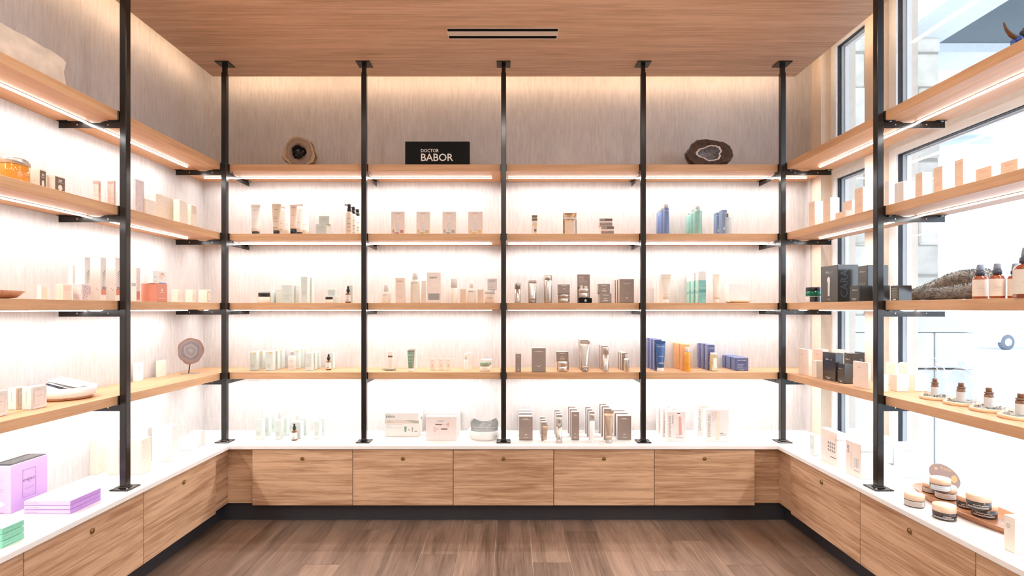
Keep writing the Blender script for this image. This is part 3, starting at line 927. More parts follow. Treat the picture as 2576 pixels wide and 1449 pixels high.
def bottle(P, r, h, key, label, cap='white', capr=0.55, capf=0.72, shoulder=0.66, group=G_BACK, labelkey=None, text=None, ink='ink', name='bottle', band=None, sy=1.0, flat=False):
    """round bottle: body to capf*h, cap above"""
    o = base(name, label, 'bottle', P, group)
    zb = h * capf
    zs = h * shoulder
    lathe_part('body', [(r * 0.94, 0), (r, h * 0.015), (r, zs), (r * 0.93, zs + (zb - zs) * 0.5), (r * capr * 0.9, zb), (r * capr * 0.9, zb + 0.001)], key, o, 24, sy=sy)
    lathe_part('cap', [(r * capr, zb), (r * capr, h * 0.985), (r * capr * 0.93, h)], cap, o, 20, sy=sy)
    if band: lathe_part('collar', [(r * capr * 1.04, zb), (r * capr * 1.04, zb + h * 0.05)], band, o, 20, sy=sy)
    if labelkey: wrap_label(o, r * 1.006, h * 0.10, zs * 0.92, labelkey, sy=sy)
    for t in (text or []):
        wrap_text(o, t[0], r * 1.012, t[1] * h, t[2] * h, ink)
    return o
def cylinder_bottle(P, r, h, key, label, capkey, capf=0.72, group=G_BACK, name='bottle', dot=True):
    """straight airless bottle with a full width cap"""
    o = base(name, label, 'bottle', P, group)
    lathe_part('body', [(r * 0.96, 0), (r, h * 0.012), (r, h * capf)], key, o, 24)
    lathe_part('cap', [(r * 0.985, h * capf + 0.0012), (r * 0.985, h * 0.985), (r * 0.93, h)], capkey, o, 24)
    lathe_part('seam_ring', [(r * 0.95, h * capf), (r * 0.95, h * capf + 0.0014)], 'ink_grey', o, 24)
    wrap_label(o, r * 1.005, h * 0.10, h * 0.13, 'ink_white', -0.35, 0.35, 6, 'lettering')
    return o
def dropper(P, r, h, label, group=G_BACK, glass='amber', lab='white_matt'):
    o = base('dropper_bottle', label, 'bottle', P, group)
    lathe_part('body', [(r * 0.93, 0), (r, h * 0.02), (r, h * 0.50), (r * 0.9, h * 0.545), (r * 0.45, h * 0.60), (r * 0.40, h * 0.66)], glass, o)
    wrap_label(o, r * 1.01, h * 0.09, h * 0.48, lab, -2.4, 2.4)
    wrap_label(o, r * 1.02, h * 0.15, h * 0.175, 'ink', -0.5, 0.5, 8, 'lettering')
    lathe_part('collar', [(r * 0.62, h * 0.655), (r * 0.62, h * 0.79), (r * 0.5, h * 0.805)], 'black_cap', o)
    lathe_part('rubber_bulb', [(r * 0.36, h * 0.80), (r * 0.36, h * 0.93), (r * 0.28, h * 0.985), (r * 0.1, h)], 'black_cap', o)
    return o
def pump_bottle(P, r, h, key, label, group=G_BACK):
    o = base('pump_bottle', label, 'bottle', P, group)
    lathe_part('body', [(r * 0.95, 0), (r, h * 0.015), (r, h * 0.68), (r * 0.9, h * 0.735), (r * 0.55, h * 0.76)], key, o)
    lathe_part('collar', [(r * 0.60, h * 0.755), (r * 0.60, h * 0.86), (r * 0.42, h * 0.87), (r * 0.42, h * 0.91)], 'black_cap', o)
    hd = lathe_part('pump_head', [(r * 0.50, h * 0.905), (r * 0.50, h * 0.99), (r * 0.4, h)], 'black_cap', o)
    MB().box(-r * 1.35, 0, -r * 0.16, r * 0.16, h * 0.955, h * 0.985, 'black_cap', 0.0004).obj('nozzle', hd)
    for v, n_ in ((0.12, 1), (0.24, 2), (0.34, 2), (0.52, 1)):
        wrap_label(o, r * 1.01, h * v, h * (v + 0.012 * n_), 'ink_grey' if v > 0.2 else 'ink', -0.55, 0.55, 8, 'lettering')
    return o
def jar(P, r, h, key, lid, label, lidf=0.62, group=G_BACK, labelkey=None, lidr=1.0, bandkey=None, text=None, ink='ink_white', shear=0.0, name='jar', a0=-1.2, a1=1.2):
    o = base(name, label, 'jar', P, group)
    zl = h * lidf
    lathe_part('body', [(r * 0.90, 0), (r * 0.985, h * 0.04), (r * 0.985, zl * 0.92), (r * 0.9, zl)], key, o, 26)
    lathe_part('lid', [(r * lidr, zl), (r * lidr, h * 0.965), (r * lidr * 0.96, h)], lid, o, 26)
    if bandkey: lathe_part('band', [(r * 1.0, zl - h * 0.05), (r * 1.0, zl)], bandkey, o, 26)
    if labelkey: wrap_label(o, r * 0.995, h * 0.08, zl * 0.9, labelkey, a0, a1)
    for t in (text or []): wrap_text(o, t[0], r * 1.004, t[1] * h, t[2] * h, ink, shear, t[3] if len(t) > 3 else 0.0)
    return o
# ---- placement from the photograph: back wall
def BK(level, px0, px1, pytop, Y=None, dep=0.05, pybase=None, z0=None):
    z = Z[level] if z0 is None else z0
    if pybase is not None: Y = (EYE - z) * F / (pybase - CY)
    if Y is None: Y = 3.29
    x0, x1 = wx(px0, Y), wx(px1, Y)
    return ((x0 + x1) / 2, Y + dep / 2, z, x1 - x0, dep, wz(pytop, Y) - z, 0.0)
# ---- side walls: far and near edge of the front face, outer edge of the side face seen
def SW(level, px_far, px_near, px_side, pytop, X=None, pybase=None, z0=None, dep=None):
    z = Z[level] if z0 is None else z0
    sgn = 1 if px_near > CX else -1
    if pybase is not None:
        Yn = (EYE - z) * F / (pybase - CY)
        X = wx(px_near, Yn)
    else:
        X = sgn * X
        Yn = (X - CAMX) * F / (px_near - CX)
    Yf = (X - CAMX) * F / (px_far - CX)
    if dep is None: dep = abs(wx(px_side, Yn) - X)
    h = wz(pytop, Yn) - z
    return (X + sgn * dep / 2, (Yn + Yf) / 2, z, abs(Yf - Yn), dep, h, -sgn * math.pi / 2)
def behind(P, k, gap):
    """the same carton k steps further back on its shelf"""
    x, y, z, w, d, h, rz = P
    dx, dy = math.sin(-rz) * 0 - math.sin(rz) * (d + gap) * k, math.cos(rz) * (d + gap) * k
    return (x + dx, y + dy, z, w, d, h, rz)

# ================================================================== BACK WALL
ORD = ['front', 'second', 'third', 'fourth']
B1, B2, B3, B4 = 'far left bay', 'centre left bay', 'centre right bay', 'far right bay'
def row(P, n, gap, key, look, where, specs=(), **kw):
    for k in range(n):
        carton(behind(P, k, gap), key, '%s, %s in row, %s' % (look, ORD[k], where), specs, **kw)
mint_sp = lines(0.12, 0.75, 0.22, 0.42, 4, 'ink_mid') + [('b', 0.6, 0.88, 0.86, 0.88, 'ink_white')]
mint_or = lines(0.15, 0.7, 0.14, 0.4, 4, 'ink_mid') + [('b', 0.55, 0.92, 0.90, 0.995, 'orange_mark')]
# ---- top shelf: geode halves and the black brand block
def geode(P, rx, rz_, dep, face_key, crust_key, label, seed, tilt=0.0, hollow=0.42, hollow_key='druse_black', rim_key=None, squash=1.0):
    rr = random.Random(seed)
    o = base('geode', label, 'geode', P, G_BACK)
    n = 40
    prof = [1 + 0.05 * math.sin(3 * a + seed) + 0.04 * math.sin(5 * a + 1.3 * seed) + 0.02 * rr.uniform(-1, 1) for a in [2 * math.pi * i / n for i in range(n)]]
    def ringv(s, y, jit=0.0, ox=0.0, oz=0.0, poly=None):
        out = []
        for i in range(n):
            a = 2 * math.pi * i / n
            q = (poly[i] if poly else prof[i]) * (1 + rr.uniform(-jit, jit))
            z_ = rz_ + oz + rz_ * s * q * math.sin(a)
            out.append((ox + rx * s * q * math.cos(a), y, max(z_, 0.0)))
        return out
    hp = [0.8 + 0.25 * abs(math.cos(1.5 * a + seed)) + rr.uniform(-0.05, 0.05) for a in [2 * math.pi * i / n for i in range(n)]]
    # polished face (front), pierced by the hollow
    v = ringv(1.0, -dep / 2) + ringv(hollow * (1.18 if rim_key else 1.0), -dep / 2, poly=hp)
    f = [(i, (i + 1) % n, (i + 1) % n + n, i + n) for i in range(n)]
    fc = MB().add([(x, y, z - rz_) for x, y, z in v], f, face_key).obj('polished_face', o, (0, 0, rz_))
    if rim_key:
        v = ringv(hollow * 1.18, -dep / 2 - 0.0005, poly=hp) + ringv(hollow, -dep / 2 - 0.0005, poly=hp)
        MB().add(v, f, rim_key).obj('quartz_rim', o)
    # hollow lined with small crystals
    hv = ringv(hollow, -dep / 2, poly=hp) + ringv(hollow * 0.75, -dep / 2 + dep * 0.35, 0.15, poly=hp) + ringv(hollow * 0.35, -dep / 2 + dep * 0.45, 0.3, poly=hp)
    hf = [(j * n + i, j * n + (i + 1) % n, (j + 1) * n + (i + 1) % n, (j + 1) * n + i) for j in range(2) for i in range(n)] + [tuple(range(2 * n, 3 * n))]
    MB().add(hv, hf, hollow_key).obj('crystal_hollow', o)
    # rough back crust
    cv = ringv(1.0, -dep / 2)
    layers = [(1.05, -dep * 0.3), (1.04, 0.0), (0.9, dep * 0.28), (0.6, dep * 0.45), (0.2, dep * 0.5)]
    for s, y in layers: cv += ringv(s, y, 0.045)
    m = len(layers)
    cf = [(j * n + (i + 1) % n, j * n + i, (j + 1) * n + i, (j + 1) * n + (i + 1) % n) for j in range(m) for i in range(n)] + [tuple(reversed(range(m * n, (m + 1) * n)))]
    MB().add(cv, cf, crust_key).obj('crust', o)
    return o
Yg = 3.34
geode((wx(757, Yg), Yg, Z[1], 0.12), 38 * Yg / F, (wz(352, Yg) - Z[1]) / 2, 0.10, 'agate_brown', 'crust', 'round banded brown geode with a dark hollow on the top shelf', 3, hollow=0.46)
geode((wx(1779, Yg), Yg, Z[1], -0.08), 54 * Yg / F, (wz(358, Yg) - Z[1]) / 2, 0.11, 'crust_dark', 'crust_dark', 'wide dark red brown geode with white quartz rim on the top shelf', 8, hollow=0.5, hollow_key='druse', rim_key='quartz_white')
P = BK(1, 1019, 1181, 356, 3.27, 0.045)
x, y, z, w, d, h, rz = P
o = carton(P, 'black_card', 'black display block with white brand lettering on the top shelf', name='brand_block', cat='sign', flap=False)
mb = MB()
for t, u, v0, ch in (('DOCTOR', 0.268, 0.56, 0.135), ('BABOR', 0.268, 0.205, 0.30)):
    tv, tf, x0, x1, y0, y1 = text_mesh(t, 0.0, 1.0 if t == 'DOCTOR' else 0.96, 0.008)
    k = ch * h / 0.7
    tw = (0.275 if t == 'DOCTOR' else 0.50) * w
    kx = tw / (x1 - x0)
    mb.add([(-w / 2 + 0.248 * w + (a - x0) * kx, -d / 2 - 0.0006, v0 * h + b * k) for a, b, c in tv], tf, 'ink_white')
mb.obj('lettering', o)

# ---- bay 1, second shelf
W = 'second shelf, ' + B1
def tube_at(level, px0, px1, pytop, Y, key, cap, label, **kw):
    w = (px1 - px0) * Y / F
    z = Z[level]
    return squeeze_tube((wx((px0 + px1) / 2, Y), Y + w * 0.2, z, 0), w, wz(pytop, Y) - z, key, cap, label, **kw)
tx = [(None, 0.22, 0.012), (None, 0.42, 0.01), (None, 0.5, 0.01), (None, 0.56, 0.01), (None, 0.8, 0.012)]
tube_at(2, 629, 653, 514, 3.33, 'white', 'black_cap', 'plain white squeeze tube standing alone at left, ' + W, text=[(None, 0.2, 0.014), (None, 0.8, 0.01)], ink='ink_mid')
tube_at(2, 682, 705, 512, 3.29, 'gold_cream', 'black_cap', 'cream gold squeeze tube with wide flared end, ' + W, text=tx, ink='ink_brown', taper=0.68)
tube_at(2, 700, 716, 519, 3.37, 'white', 'white', 'white squeeze tube just behind the cream gold tube, ' + W, text=tx[:3], ink='ink_mid')
tube_at(2, 714, 730, 523, 3.42, 'white', 'white', 'white squeeze tube second behind the cream gold tube, ' + W, text=tx[:2], ink='ink_mid')
tube_at(2, 728, 746, 515, 3.29, 'blush', 'black_cap', 'blush cream squeeze tube with tall black cap, ' + W, text=[(None, 0.30, 0.012), (None, 0.62, 0.01), (None, 0.9, 0.012)], ink='ink_grey', taper=0.9, caph=0.2)
tube_at(2, 743, 761, 513, 3.37, 'white', 'black_cap', 'white squeeze tube just behind the blush tube, ' + W, text=tx[:2], ink='ink_mid')
tube_at(2, 757, 777, 518, 3.44, 'white', 'white', 'white squeeze tube second behind the blush tube, ' + W, text=tx[:2], ink='ink_mid')
P = BK(2, 794, 821, 563.5, 3.29, 0.065)
sp = lines(0.12, 0.88, 0.35, 0.8, 3, 'ink_mid', fill=0.2)
carton(P, 'mint', 'pale sage carton at the bottom of a stack of two, ' + W, sp, sides='mint_pale')
P2 = BK(2, 802, 828, 543, 3.30, 0.06, z0=Z[2] + P[5] + 0.001)
carton(P2, 'mint', 'pale sage carton on top of a stack of two, ' + W, sp, sides='mint_pale')
for k, (px, pt, Y) in enumerate(((876, 512.4, 3.29), (886.5, 519, 3.36), (897, 525, 3.43))):
    pump_bottle((wx(px, Y), Y + 0.02, Z[2], 0.25), 8.2 * Y / F, wz(pt, Y) - Z[2], ['cream', 'white', 'white'][k], ['cream', 'white', 'white'][k] + ' lotion bottle with black pump, %s in its row, %s' % (ORD[k], W))
# ---- bay 1, third shelf
W = 'third shelf, ' + B1
Y = 3.27
jar((wx(658, Y), Y + 0.035, Z[3], 0), 14 * Y / F, wz(736.4, Y) - Z[3], 'cream_pale', 'black_cap', 'wide cream jar with shiny black lid, ' + W, lidf=0.62, text=None)
carton(BK(3, 652, 682, 731.5, 3.36, 0.07), 'mint_pale', 'pale carton standing behind the wide cream jar, ' + W, sides='mint_pale')
carton(BK(3, 694, 708, 731, 3.40, 0.06), 'mint_pale', 'small pale carton left of the sage carton, ' + W, [('b', 0.0, 1.0, 0.96, 1.0, 'ink_grey')])
P = BK(3, 708, 732, 716.6, 3.29, 0.045)
row(P, 2, 0.03, 'mint', 'medium sage carton with fine print', W, lines(0.2, 0.85, 0.2, 0.48, 4, 'ink_mid', fill=0.25) + [('b', 0.75, 0.9, 0.86, 0.88, 'ink_white')], sides='mint_pale')
P = BK(3, 757, 773, 696, 3.29, 0.045)
row(P, 2, 0.03, 'mint', 'tall narrow sage carton', W, lines(0.15, 0.85, 0.3, 0.5, 4, 'ink_mid', fill=0.25) + [('b', 0.6, 0.85, 0.90, 0.92, 'ink_white')], sides='mint_pale')
Y = 3.26
jar((wx(824.5, Y), Y + 0.025, Z[3], 0), 9 * Y / F, wz(747, Y) - Z[3], 'cream_pale', 'black_cap', 'small cream jar with black lid, ' + W, lidf=0.6)
P = BK(3, 825, 845, 744.5, 3.33, 0.07)
carton(P, 'mint_pale', 'low pale carton behind the small cream jar, ' + W)
carton(BK(3, 824, 843, 728, 3.34, 0.06, z0=Z[3] + P[5] + 0.001), 'mint', 'small sage carton stacked on a low pale one, ' + W, lines(0.15, 0.8, 0.3, 0.75, 3, 'ink_mid', fill=0.25))
Y = 3.26
dropper((wx(873, Y), Y + 0.022, Z[3], 0), 7 * Y / F, wz(719, Y) - Z[3], 'dark dropper bottle with white label, ' + W)
carton(BK(3, 875, 887, 718, 3.34, 0.05), 'mint', 'slim sage carton behind the dropper bottle, ' + W, mint_sp)
# ---- bay 1, fourth shelf
W = 'fourth shelf, ' + B1
row(BK(4, 628.5, 645, 886, dep=0.042, pybase=932.7), 2, 0.045, 'mint', 'orange-marked sage carton, left row', W, mint_or, sides='mint_pale')
row(BK(4, 667.5, 686, 884.8, dep=0.042, pybase=932.7), 3, 0.028, 'mint', 'orange-marked sage carton, middle row', W, mint_or, sides='mint_pale')
Y = depth_of(4, 931.5)
o = bottle((wx(731.7, Y), Y + 0.02, Z[4], 0), 9.2 * Y / F, wz(885.5, Y) - Z[4], 'pink_lilac', 'mauve lotion bottle with silver cap, ' + W, 'steel', 0.40, 0.79, 0.72)
for v in (0.16, 0.2, 0.26, 0.42, 0.48, 0.53): wrap_label(o, 9.3 * Y / F, wz(885.5, Y) * 0 + v * 0.118, v * 0.118 + 0.0014, 'ink_grey', -0.6, 0.6, 8, 'lettering')
row(BK(4, 734, 751, 881, dep=0.042, pybase=928), 2, 0.03, 'mint', 'sage carton, orange mark, behind mauve bottle', W, mint_or, sides='mint_pale')
row(BK(4, 768.5, 783.5, 889, dep=0.042, pybase=932.7), 3, 0.022, 'mint', 'plain sage carton, right row', W, mint_sp, sides='mint_pale')
Y = depth_of(4, 931.8)
dropper((wx(824.2, Y), Y + 0.018, Z[4], 0), 6.6 * Y / F, wz(891, Y) - Z[4], 'amber dropper bottle with white label, ' + W)
carton(BK(4, 824, 838, 887, dep=0.042, pybase=928.5), 'mint', 'sage carton behind the amber dropper bottle, ' + W, mint_sp, sides='mint_pale')
# ---- bay 1, counter
W = 'counter, ' + B1
row(BK(0, 642.5, 659.5, 1055.5, dep=0.042, pybase=1105.5), 3, 0.048, 'mint', 'sage carton, left row', W, mint_sp, sides='mint_pale')
row(BK(0, 692, 707, 1058, dep=0.042, pybase=1105.3), 3, 0.048, 'mint', 'sage carton, middle row', W, mint_sp, sides='mint_pale')
Y = depth_of(0, 1109.2)
dropper((wx(737.8, Y), Y + 0.016, Z[0], 0), 6.8 * Y / F, wz(1067, Y) - Z[0], 'amber dropper bottle with white label, ' + W)
row(BK(0, 732, 756, 1062, dep=0.05, pybase=1104), 2, 0.045, 'mint', 'broad sage carton behind the dropper bottle', W, mint_sp, sides='mint_pale')
row(BK(0, 789, 804, 1061, dep=0.042, pybase=1104.3), 2, 0.048, 'mint', 'sage carton, right row', W, mint_sp, sides='mint_pale')

# ---- bay 2, second shelf: four blister cartons
W = 'second shelf, ' + B2
for (a, b, ink, nm) in ((984, 1018, 'ink_rose', 'rose red'), (1047.5, 1081.5, 'ink_gold', 'pale gold'), (1113, 1147, 'ink_mid', 'grey green'), (1178, 1214, 'orange_mark', 'orange')):
    sp = [('t', 'BABOR', 0.5, 0.92, 0.045, 'ink_grey'), ('b', 0.44, 0.54, 0.52, 0.84, 'white'), ('b', 0.36, 0.54, 0.50, 0.512, 'ink_grey'), ('b', 0.34, 0.55, 0.38, 0.41, ink),
          ('b', 0.40, 0.60, 0.0, 0.48, 'white_matt'), ('b', 0.10, 0.22, 0.08, 0.22, ink), ('b', 0.66, 0.90, 0.07, 0.21, ink), ('b', 0.26, 0.58, 0.02, 0.11, ink), ('b', 0.42, 0.56, 0.19, 0.215, 'ink_mid')]
    carton(BK(2, a, b, 532.5, 3.28, 0.03), 'pink_pale', 'pale pink ampoule carton with %s marks, %s' % (nm, W), sp)
# ---- bay 2, third shelf
W = 'third shelf, ' + B2
Y = 3.28
o = bottle((wx(969, Y), Y + 0.025, Z[3], 0), 10.5 * Y / F, wz(716, Y) - Z[3], 'cream_pale', 'frosted pump bottle at left end of the pink range, ' + W, 'frost', 0.55, 0.62, 0.52, text=[('BABOR', 0.42, 0.05)], ink='ink_grey')
P = BK(3, 995, 1018, 699.5, 3.28, 0.05)
carton(P, 'blush', 'tall pink carton beside the frosted bottle, ' + W, [('t', 'BABOR', 0.5, 0.87, 0.045, 'ink_grey')] + lines(0.2, 0.75, 0.2, 0.32, 4, 'ink_pink', fill=0.2), sides='frost')
o = bottle((wx(1042, Y), Y + 0.03, Z[3], 0), 11.5 * Y / F, wz(686, Y) - Z[3], 'cream_pale', 'tall cream bottle with frosted cap, ' + W, 'frost', 0.60, 0.78, 0.70, text=[('BABOR', 0.66, 0.05)], ink='ink_grey', labelkey='cream')
carton(BK(3, 1060, 1072, 706, 3.36, 0.05), 'frost', 'slim grey white carton behind the tall cream bottle, ' + W)
carton(BK(3, 1074, 1108.5, 685.4, 3.27, 0.09), 'pink_pale', 'largest pale pink carton with grey label, ' + W, [('t', 'BABOR', 0.47, 0.83, 0.052, 'ink'), ('b', 0.10, 0.92, 0.10, 0.31, 'ink_grey')] + lines(0.14, 0.88, 0.12, 0.30, 6, 'ink_mid', fill=0.15), sides='cream_pale')
cylinder_bottle((wx(1141, Y), Y + 0.025, Z[3], 0), 8.3 * Y / F, wz(700, Y) - Z[3], 'cream_pale', 'white cream cylinder bottle right of the largest carton, ' + W, 'frost', 0.62)
carton(BK(3, 1157, 1172, 727, 3.38, 0.05), 'taupe_side', 'grey carton behind the cylinder bottle, ' + W)
o = bottle((wx(1185, Y), Y + 0.03, Z[3], 0), 11.5 * Y / F, wz(712, Y) - Z[3], 'cream_pale', 'small squat cream bottle with pink cap, ' + W, 'pink_pale', 0.42, 0.76, 0.60, text=[('BABOR', 0.58, 0.06)], ink='ink')
carton(BK(3, 1201, 1216, 728, 3.38, 0.05), 'taupe_side', 'grey carton behind the squat bottle, ' + W)
P = (wx(1232, Y), Y + 0.032, Z[3], 0)
hj = wz(729, Y) - Z[3]
jar(P, 13 * Y / F, hj, 'blush', 'white', 'pink cream jar with white lid under a small carton, ' + W, lidf=0.70, text=[('BABOR', 0.38, 0.10)], ink='ink_grey')
carton(BK(3, 1226, 1250, 701, 3.285, 0.06, z0=Z[3] + hj + 0.001), 'pink_lilac', 'small pale pink carton stacked on a jar, ' + W, [('t', 'BABOR', 0.5, 0.78, 0.12, 'ink_grey'), ('b', 0.1, 0.6, 0.2, 0.24, 'ink_mid')])
# ---- bay 2, fourth shelf
W = 'fourth shelf, ' + B2
P = BK(4, 976, 987.5, 884, dep=0.032, pybase=928.5)
carton(P, 'pink_lilac', 'slim pale carton with a dark brown band, ' + W, [('b', 0, 1, 0.655, 0.76, 'ink_brown'), ('b', 0, 1, 0.60, 0.64, 'white')] + lines(0.1, 0.9, 0.08, 0.28, 4, 'ink_mid', fill=0.2), sides='white')
Y = depth_of(4, 932.5)
o = base('flat_tube', 'sage green tube lying flat on the shelf, ' + W, 'tube', (wx(979, Y), Y + 0.005, Z[4], -0.1), G_BACK)
mb = MB()
v, f = lathe([(0.0075, -0.028), (0.0085, -0.022), (0.0085, 0.02), (0.0075, 0.032)], 14)
mb.add([(zz, yy, 0.0086 + xx * (1 if zz > -0.02 else 1)) for xx, yy, zz in v], f, 'sage', True).obj('body', o)
MB().box(-0.044, -0.027, -0.009, 0.009, 0.006, 0.012, 'sage').obj('crimp_seal', o)
v, f = lathe([(0.007, 0.032), (0.007, 0.042), (0.006, 0.043)], 14)
MB().add([(zz, yy, 0.0086 + xx) for xx, yy, zz in v], f, 'ink_grey', True).obj('cap', o)
Y = depth_of(4, 934.4)
wt = 18.2 * Y / F
squeeze_tube((wx(1033, Y), Y + 0.012, Z[4], 0), wt, wz(881.3, Y) - Z[4], 'green_tube', 'white', 'dark green squeeze tube with white cap, ' + W, caph=0.15, text=[('BABOR', 0.74, 0.06), (None, 0.58, 0.02), (None, 0.46, 0.008)], ink='ink_white', seal='ink_grey', taper=0.74)
carton(BK(4, 1029, 1047, 876, dep=0.035, pybase=929), 'white', 'white carton behind the green tube, ' + W, [('b', 0.1, 0.9, 0.93, 0.98, 'mint')], sides='white')
for k, (a, b, nm) in enumerate(((1082.8, 1093.3, 'left'), (1103.4, 1113.8, 'middle'), (1122.8, 1132.8, 'right'))):
    carton(BK(4, a, b, 903, dep=0.024, pybase=931.8), 'pink_pale', 'mini pink carton, %s of three, %s' % (nm, W), [('t', 'BABOR', 0.5, 0.88, 0.05, 'ink_grey'), ('b', 0.06, 0.94, 0.22, 0.60, 'blush'), ('b', 0.2, 0.8, 0.19, 0.21, 'ink_pink'), ('b', 0.35, 0.65, 0.32, 0.48, 'ink_pink')])
Y = depth_of(4, 932.5)
o = bottle((wx(1171.8, Y), Y + 0.014, Z[4], 0), 5 * Y / F, wz(890, Y) - Z[4], 'white', 'slim white serum bottle with silver band, ' + W, 'white', 0.72, 0.66, 0.62, band='steel')
carton(BK(4, 1174.5, 1184.5, 888, dep=0.03, pybase=929), 'white', 'slim white carton behind the serum bottle, ' + W, sides='frost')
Y = depth_of(4, 934.8)
jar((wx(1218.8, Y), Y + 0.034, Z[4], 0), 12.8 * Y / F, wz(912, Y) - Z[4], 'cream_pale', 'green_lid', 'cream jar with metallic green lid, ' + W, lidf=0.56, text=[('BABOR', 0.38, 0.07)], ink='ink_grey')
carton(BK(4, 1209, 1237, 905, Y=3.385, dep=0.06), 'white', 'white carton behind the green lidded jar, ' + W, [('b', 0.82, 0.96, 0.5, 0.66, 'green_tube')])
# ---- bay 2, counter
W = 'counter, ' + B2
kit = [('b', 0, 1, 0.56, 0.70, 'taupe_side'), ('t', 'DOCTOR', 0.115, 0.925, 0.03, 'ink_grey'), ('t', 'BABOR', 0.175, 0.85, 0.085, 'ink'), ('t', 'CLEAN', 0.13, 0.665, 0.04, 'ink_grey'), ('t', 'FORMANCE', 0.18, 0.595, 0.04, 'ink_grey'),
       ('p', [(0.55, 0.70), (0.70, 0.66), (0.85, 0.58), (1.0, 0.56), (1.0, 0.66), (0.8, 0.70)], 'sage'),
       ('b', 0.06, 0.52, 0.50, 0.515, 'ink_mid'), ('b', 0.06, 0.18, 0.45, 0.465, 'ink_mid'), ('b', 0.06, 0.50, 0.37, 0.385, 'ink_mid'),
       ('p', [(0.57, 0.43), (0.65, 0.43), (0.635, 0.20), (0.585, 0.20)], 'green_tube'), ('p', [(0.79, 0.40), (0.835, 0.40), (0.825, 0.20), (0.80, 0.20)], 'ink_grey'),
       ('b', 0.69, 0.73, 0.26, 0.32, 'ink_grey'), ('b', 0.87, 0.96, 0.21, 0.25, 'ink_grey'), ('b', 0.57, 0.62, 0.11, 0.115, 'ink_mid'), ('b', 0.67, 0.74, 0.11, 0.115, 'ink_mid'), ('b', 0.79, 0.84, 0.11, 0.115, 'ink_mid')]
P = BK(0, 967.5, 1053.5, 1039.4, dep=0.07, pybase=1098.8)
row(P, 2, 0.06, 'frost', 'wide gift set carton with green tubes', W, kit, sides='white')
P = BK(0, 1071, 1149, 1048.5, dep=0.06, pybase=1108)
def rollers():
    s = [('t', 'BABOR', 0.5, 0.815, 0.06, 'ink_grey')]
    s += [('b', 0.31, 0.52, 0.645, 0.695, 'ink_brown'), ('b', 0.52, 0.66, 0.66, 0.68, 'ink_pink'), ('p', [(0.66, 0.68), (0.75, 0.78), (0.76, 0.66), (0.74, 0.56), (0.68, 0.62)], 'ink_pink'),
          ('b', 0.50, 0.70, 0.455, 0.505, 'ink_brown'), ('b', 0.40, 0.50, 0.475, 0.49, 'ink_pink'), ('p', [(0.40, 0.49), (0.28, 0.56), (0.26, 0.54), (0.38, 0.475)], 'ink_pink'), ('p', [(0.40, 0.475), (0.28, 0.36), (0.26, 0.38), (0.38, 0.49)], 'ink_pink'), ('b', 0.255, 0.275, 0.38, 0.55, 'ink_pink')]
    return s + [('b', 0.38, 0.68, 0.30, 0.305, 'pink_lilac'), ('b', 0.38, 0.68, 0.22, 0.225, 'pink_lilac')]
row(P, 3, 0.042, 'pink_lilac', 'pink carton picturing two massage tools', W, rollers(), sides='white', top='white')
Y = depth_of(0, 1107)
Rb = 41 * Y / F
cx_ = wx(1218, Y)
cy_ = 3.31
o = base('bowl', 'round white bowl holding grey sachets, ' + W, 'bowl', (cx_, cy_, Z[0], 0), G_BACK)
Rb = 41 * cy_ / F
lathe_part('body', [(Rb * 0.84, 0), (Rb * 0.93, 0.012), (Rb, 0.056), (Rb * 0.96, 0.056), (Rb * 0.88, 0.012), (0.0, 0.010)], 'white', o, 32)
lathe_part('foot_ring', [(Rb * 0.80, 0.0), (Rb * 0.86, 0.003), (Rb * 0.86, 0.005)], 'coaster_wood', o, 32)
for k in range(4):
    rr = random.Random(k)
    s = empty('sachet', (cx_, cy_ - 0.055 + 0.03 * k, Z[0] + 0.02), 0.06 * (k - 1.5))
    tag(s, 'grey foil sachet in the white bowl, %s one' % ORD[k], 'sachet', 'grey sachets in the bowl')
    nx, nz = 12, 5
    v, f = [], []
    ww, hh = Rb * (1.72 - 0.12 * abs(k - 1)), 0.066 + 0.004 * k
    if k == 0: ww = Rb * 1.5
    for j in range(nz + 1):
        for i in range(nx + 1):
            u, t = i / nx, j / nz
            v.append(((u - 0.5) * ww * (0.94 + 0.06 * abs(2 * t - 1)), -0.006 * math.sin(math.pi * u) * math.sin(math.pi * t) + rr.uniform(-0.0015, 0.0015), t * hh + (0.005 * math.cos(2 * math.pi * u) if j == nz else 0) + 0.012 * abs(2 * u - 1) ** 2 * (j > 0)))
    for j in range(nz):
        for i in range(nx):
            a = j * (nx + 1) + i
            f.append((a, a + 1, a + nx + 2, a + nx + 1))
    v2 = [(a, b + 0.004, c) for a, b, c in v]
    nn = len(v)
    MB().add(v + v2, f + [tuple(reversed([q + nn for q in g])) for g in f], 'pouch_grey').obj('foil', s)
    MB().add([(-ww * 0.45, -0.008, hh * 0.86), (ww * 0.45, -0.008, hh * 0.86), (ww * 0.45, -0.008, hh * 0.9), (-ww * 0.45, -0.008, hh * 0.9)], [(0, 1, 2, 3)], 'frost').obj('seal_strip', s)

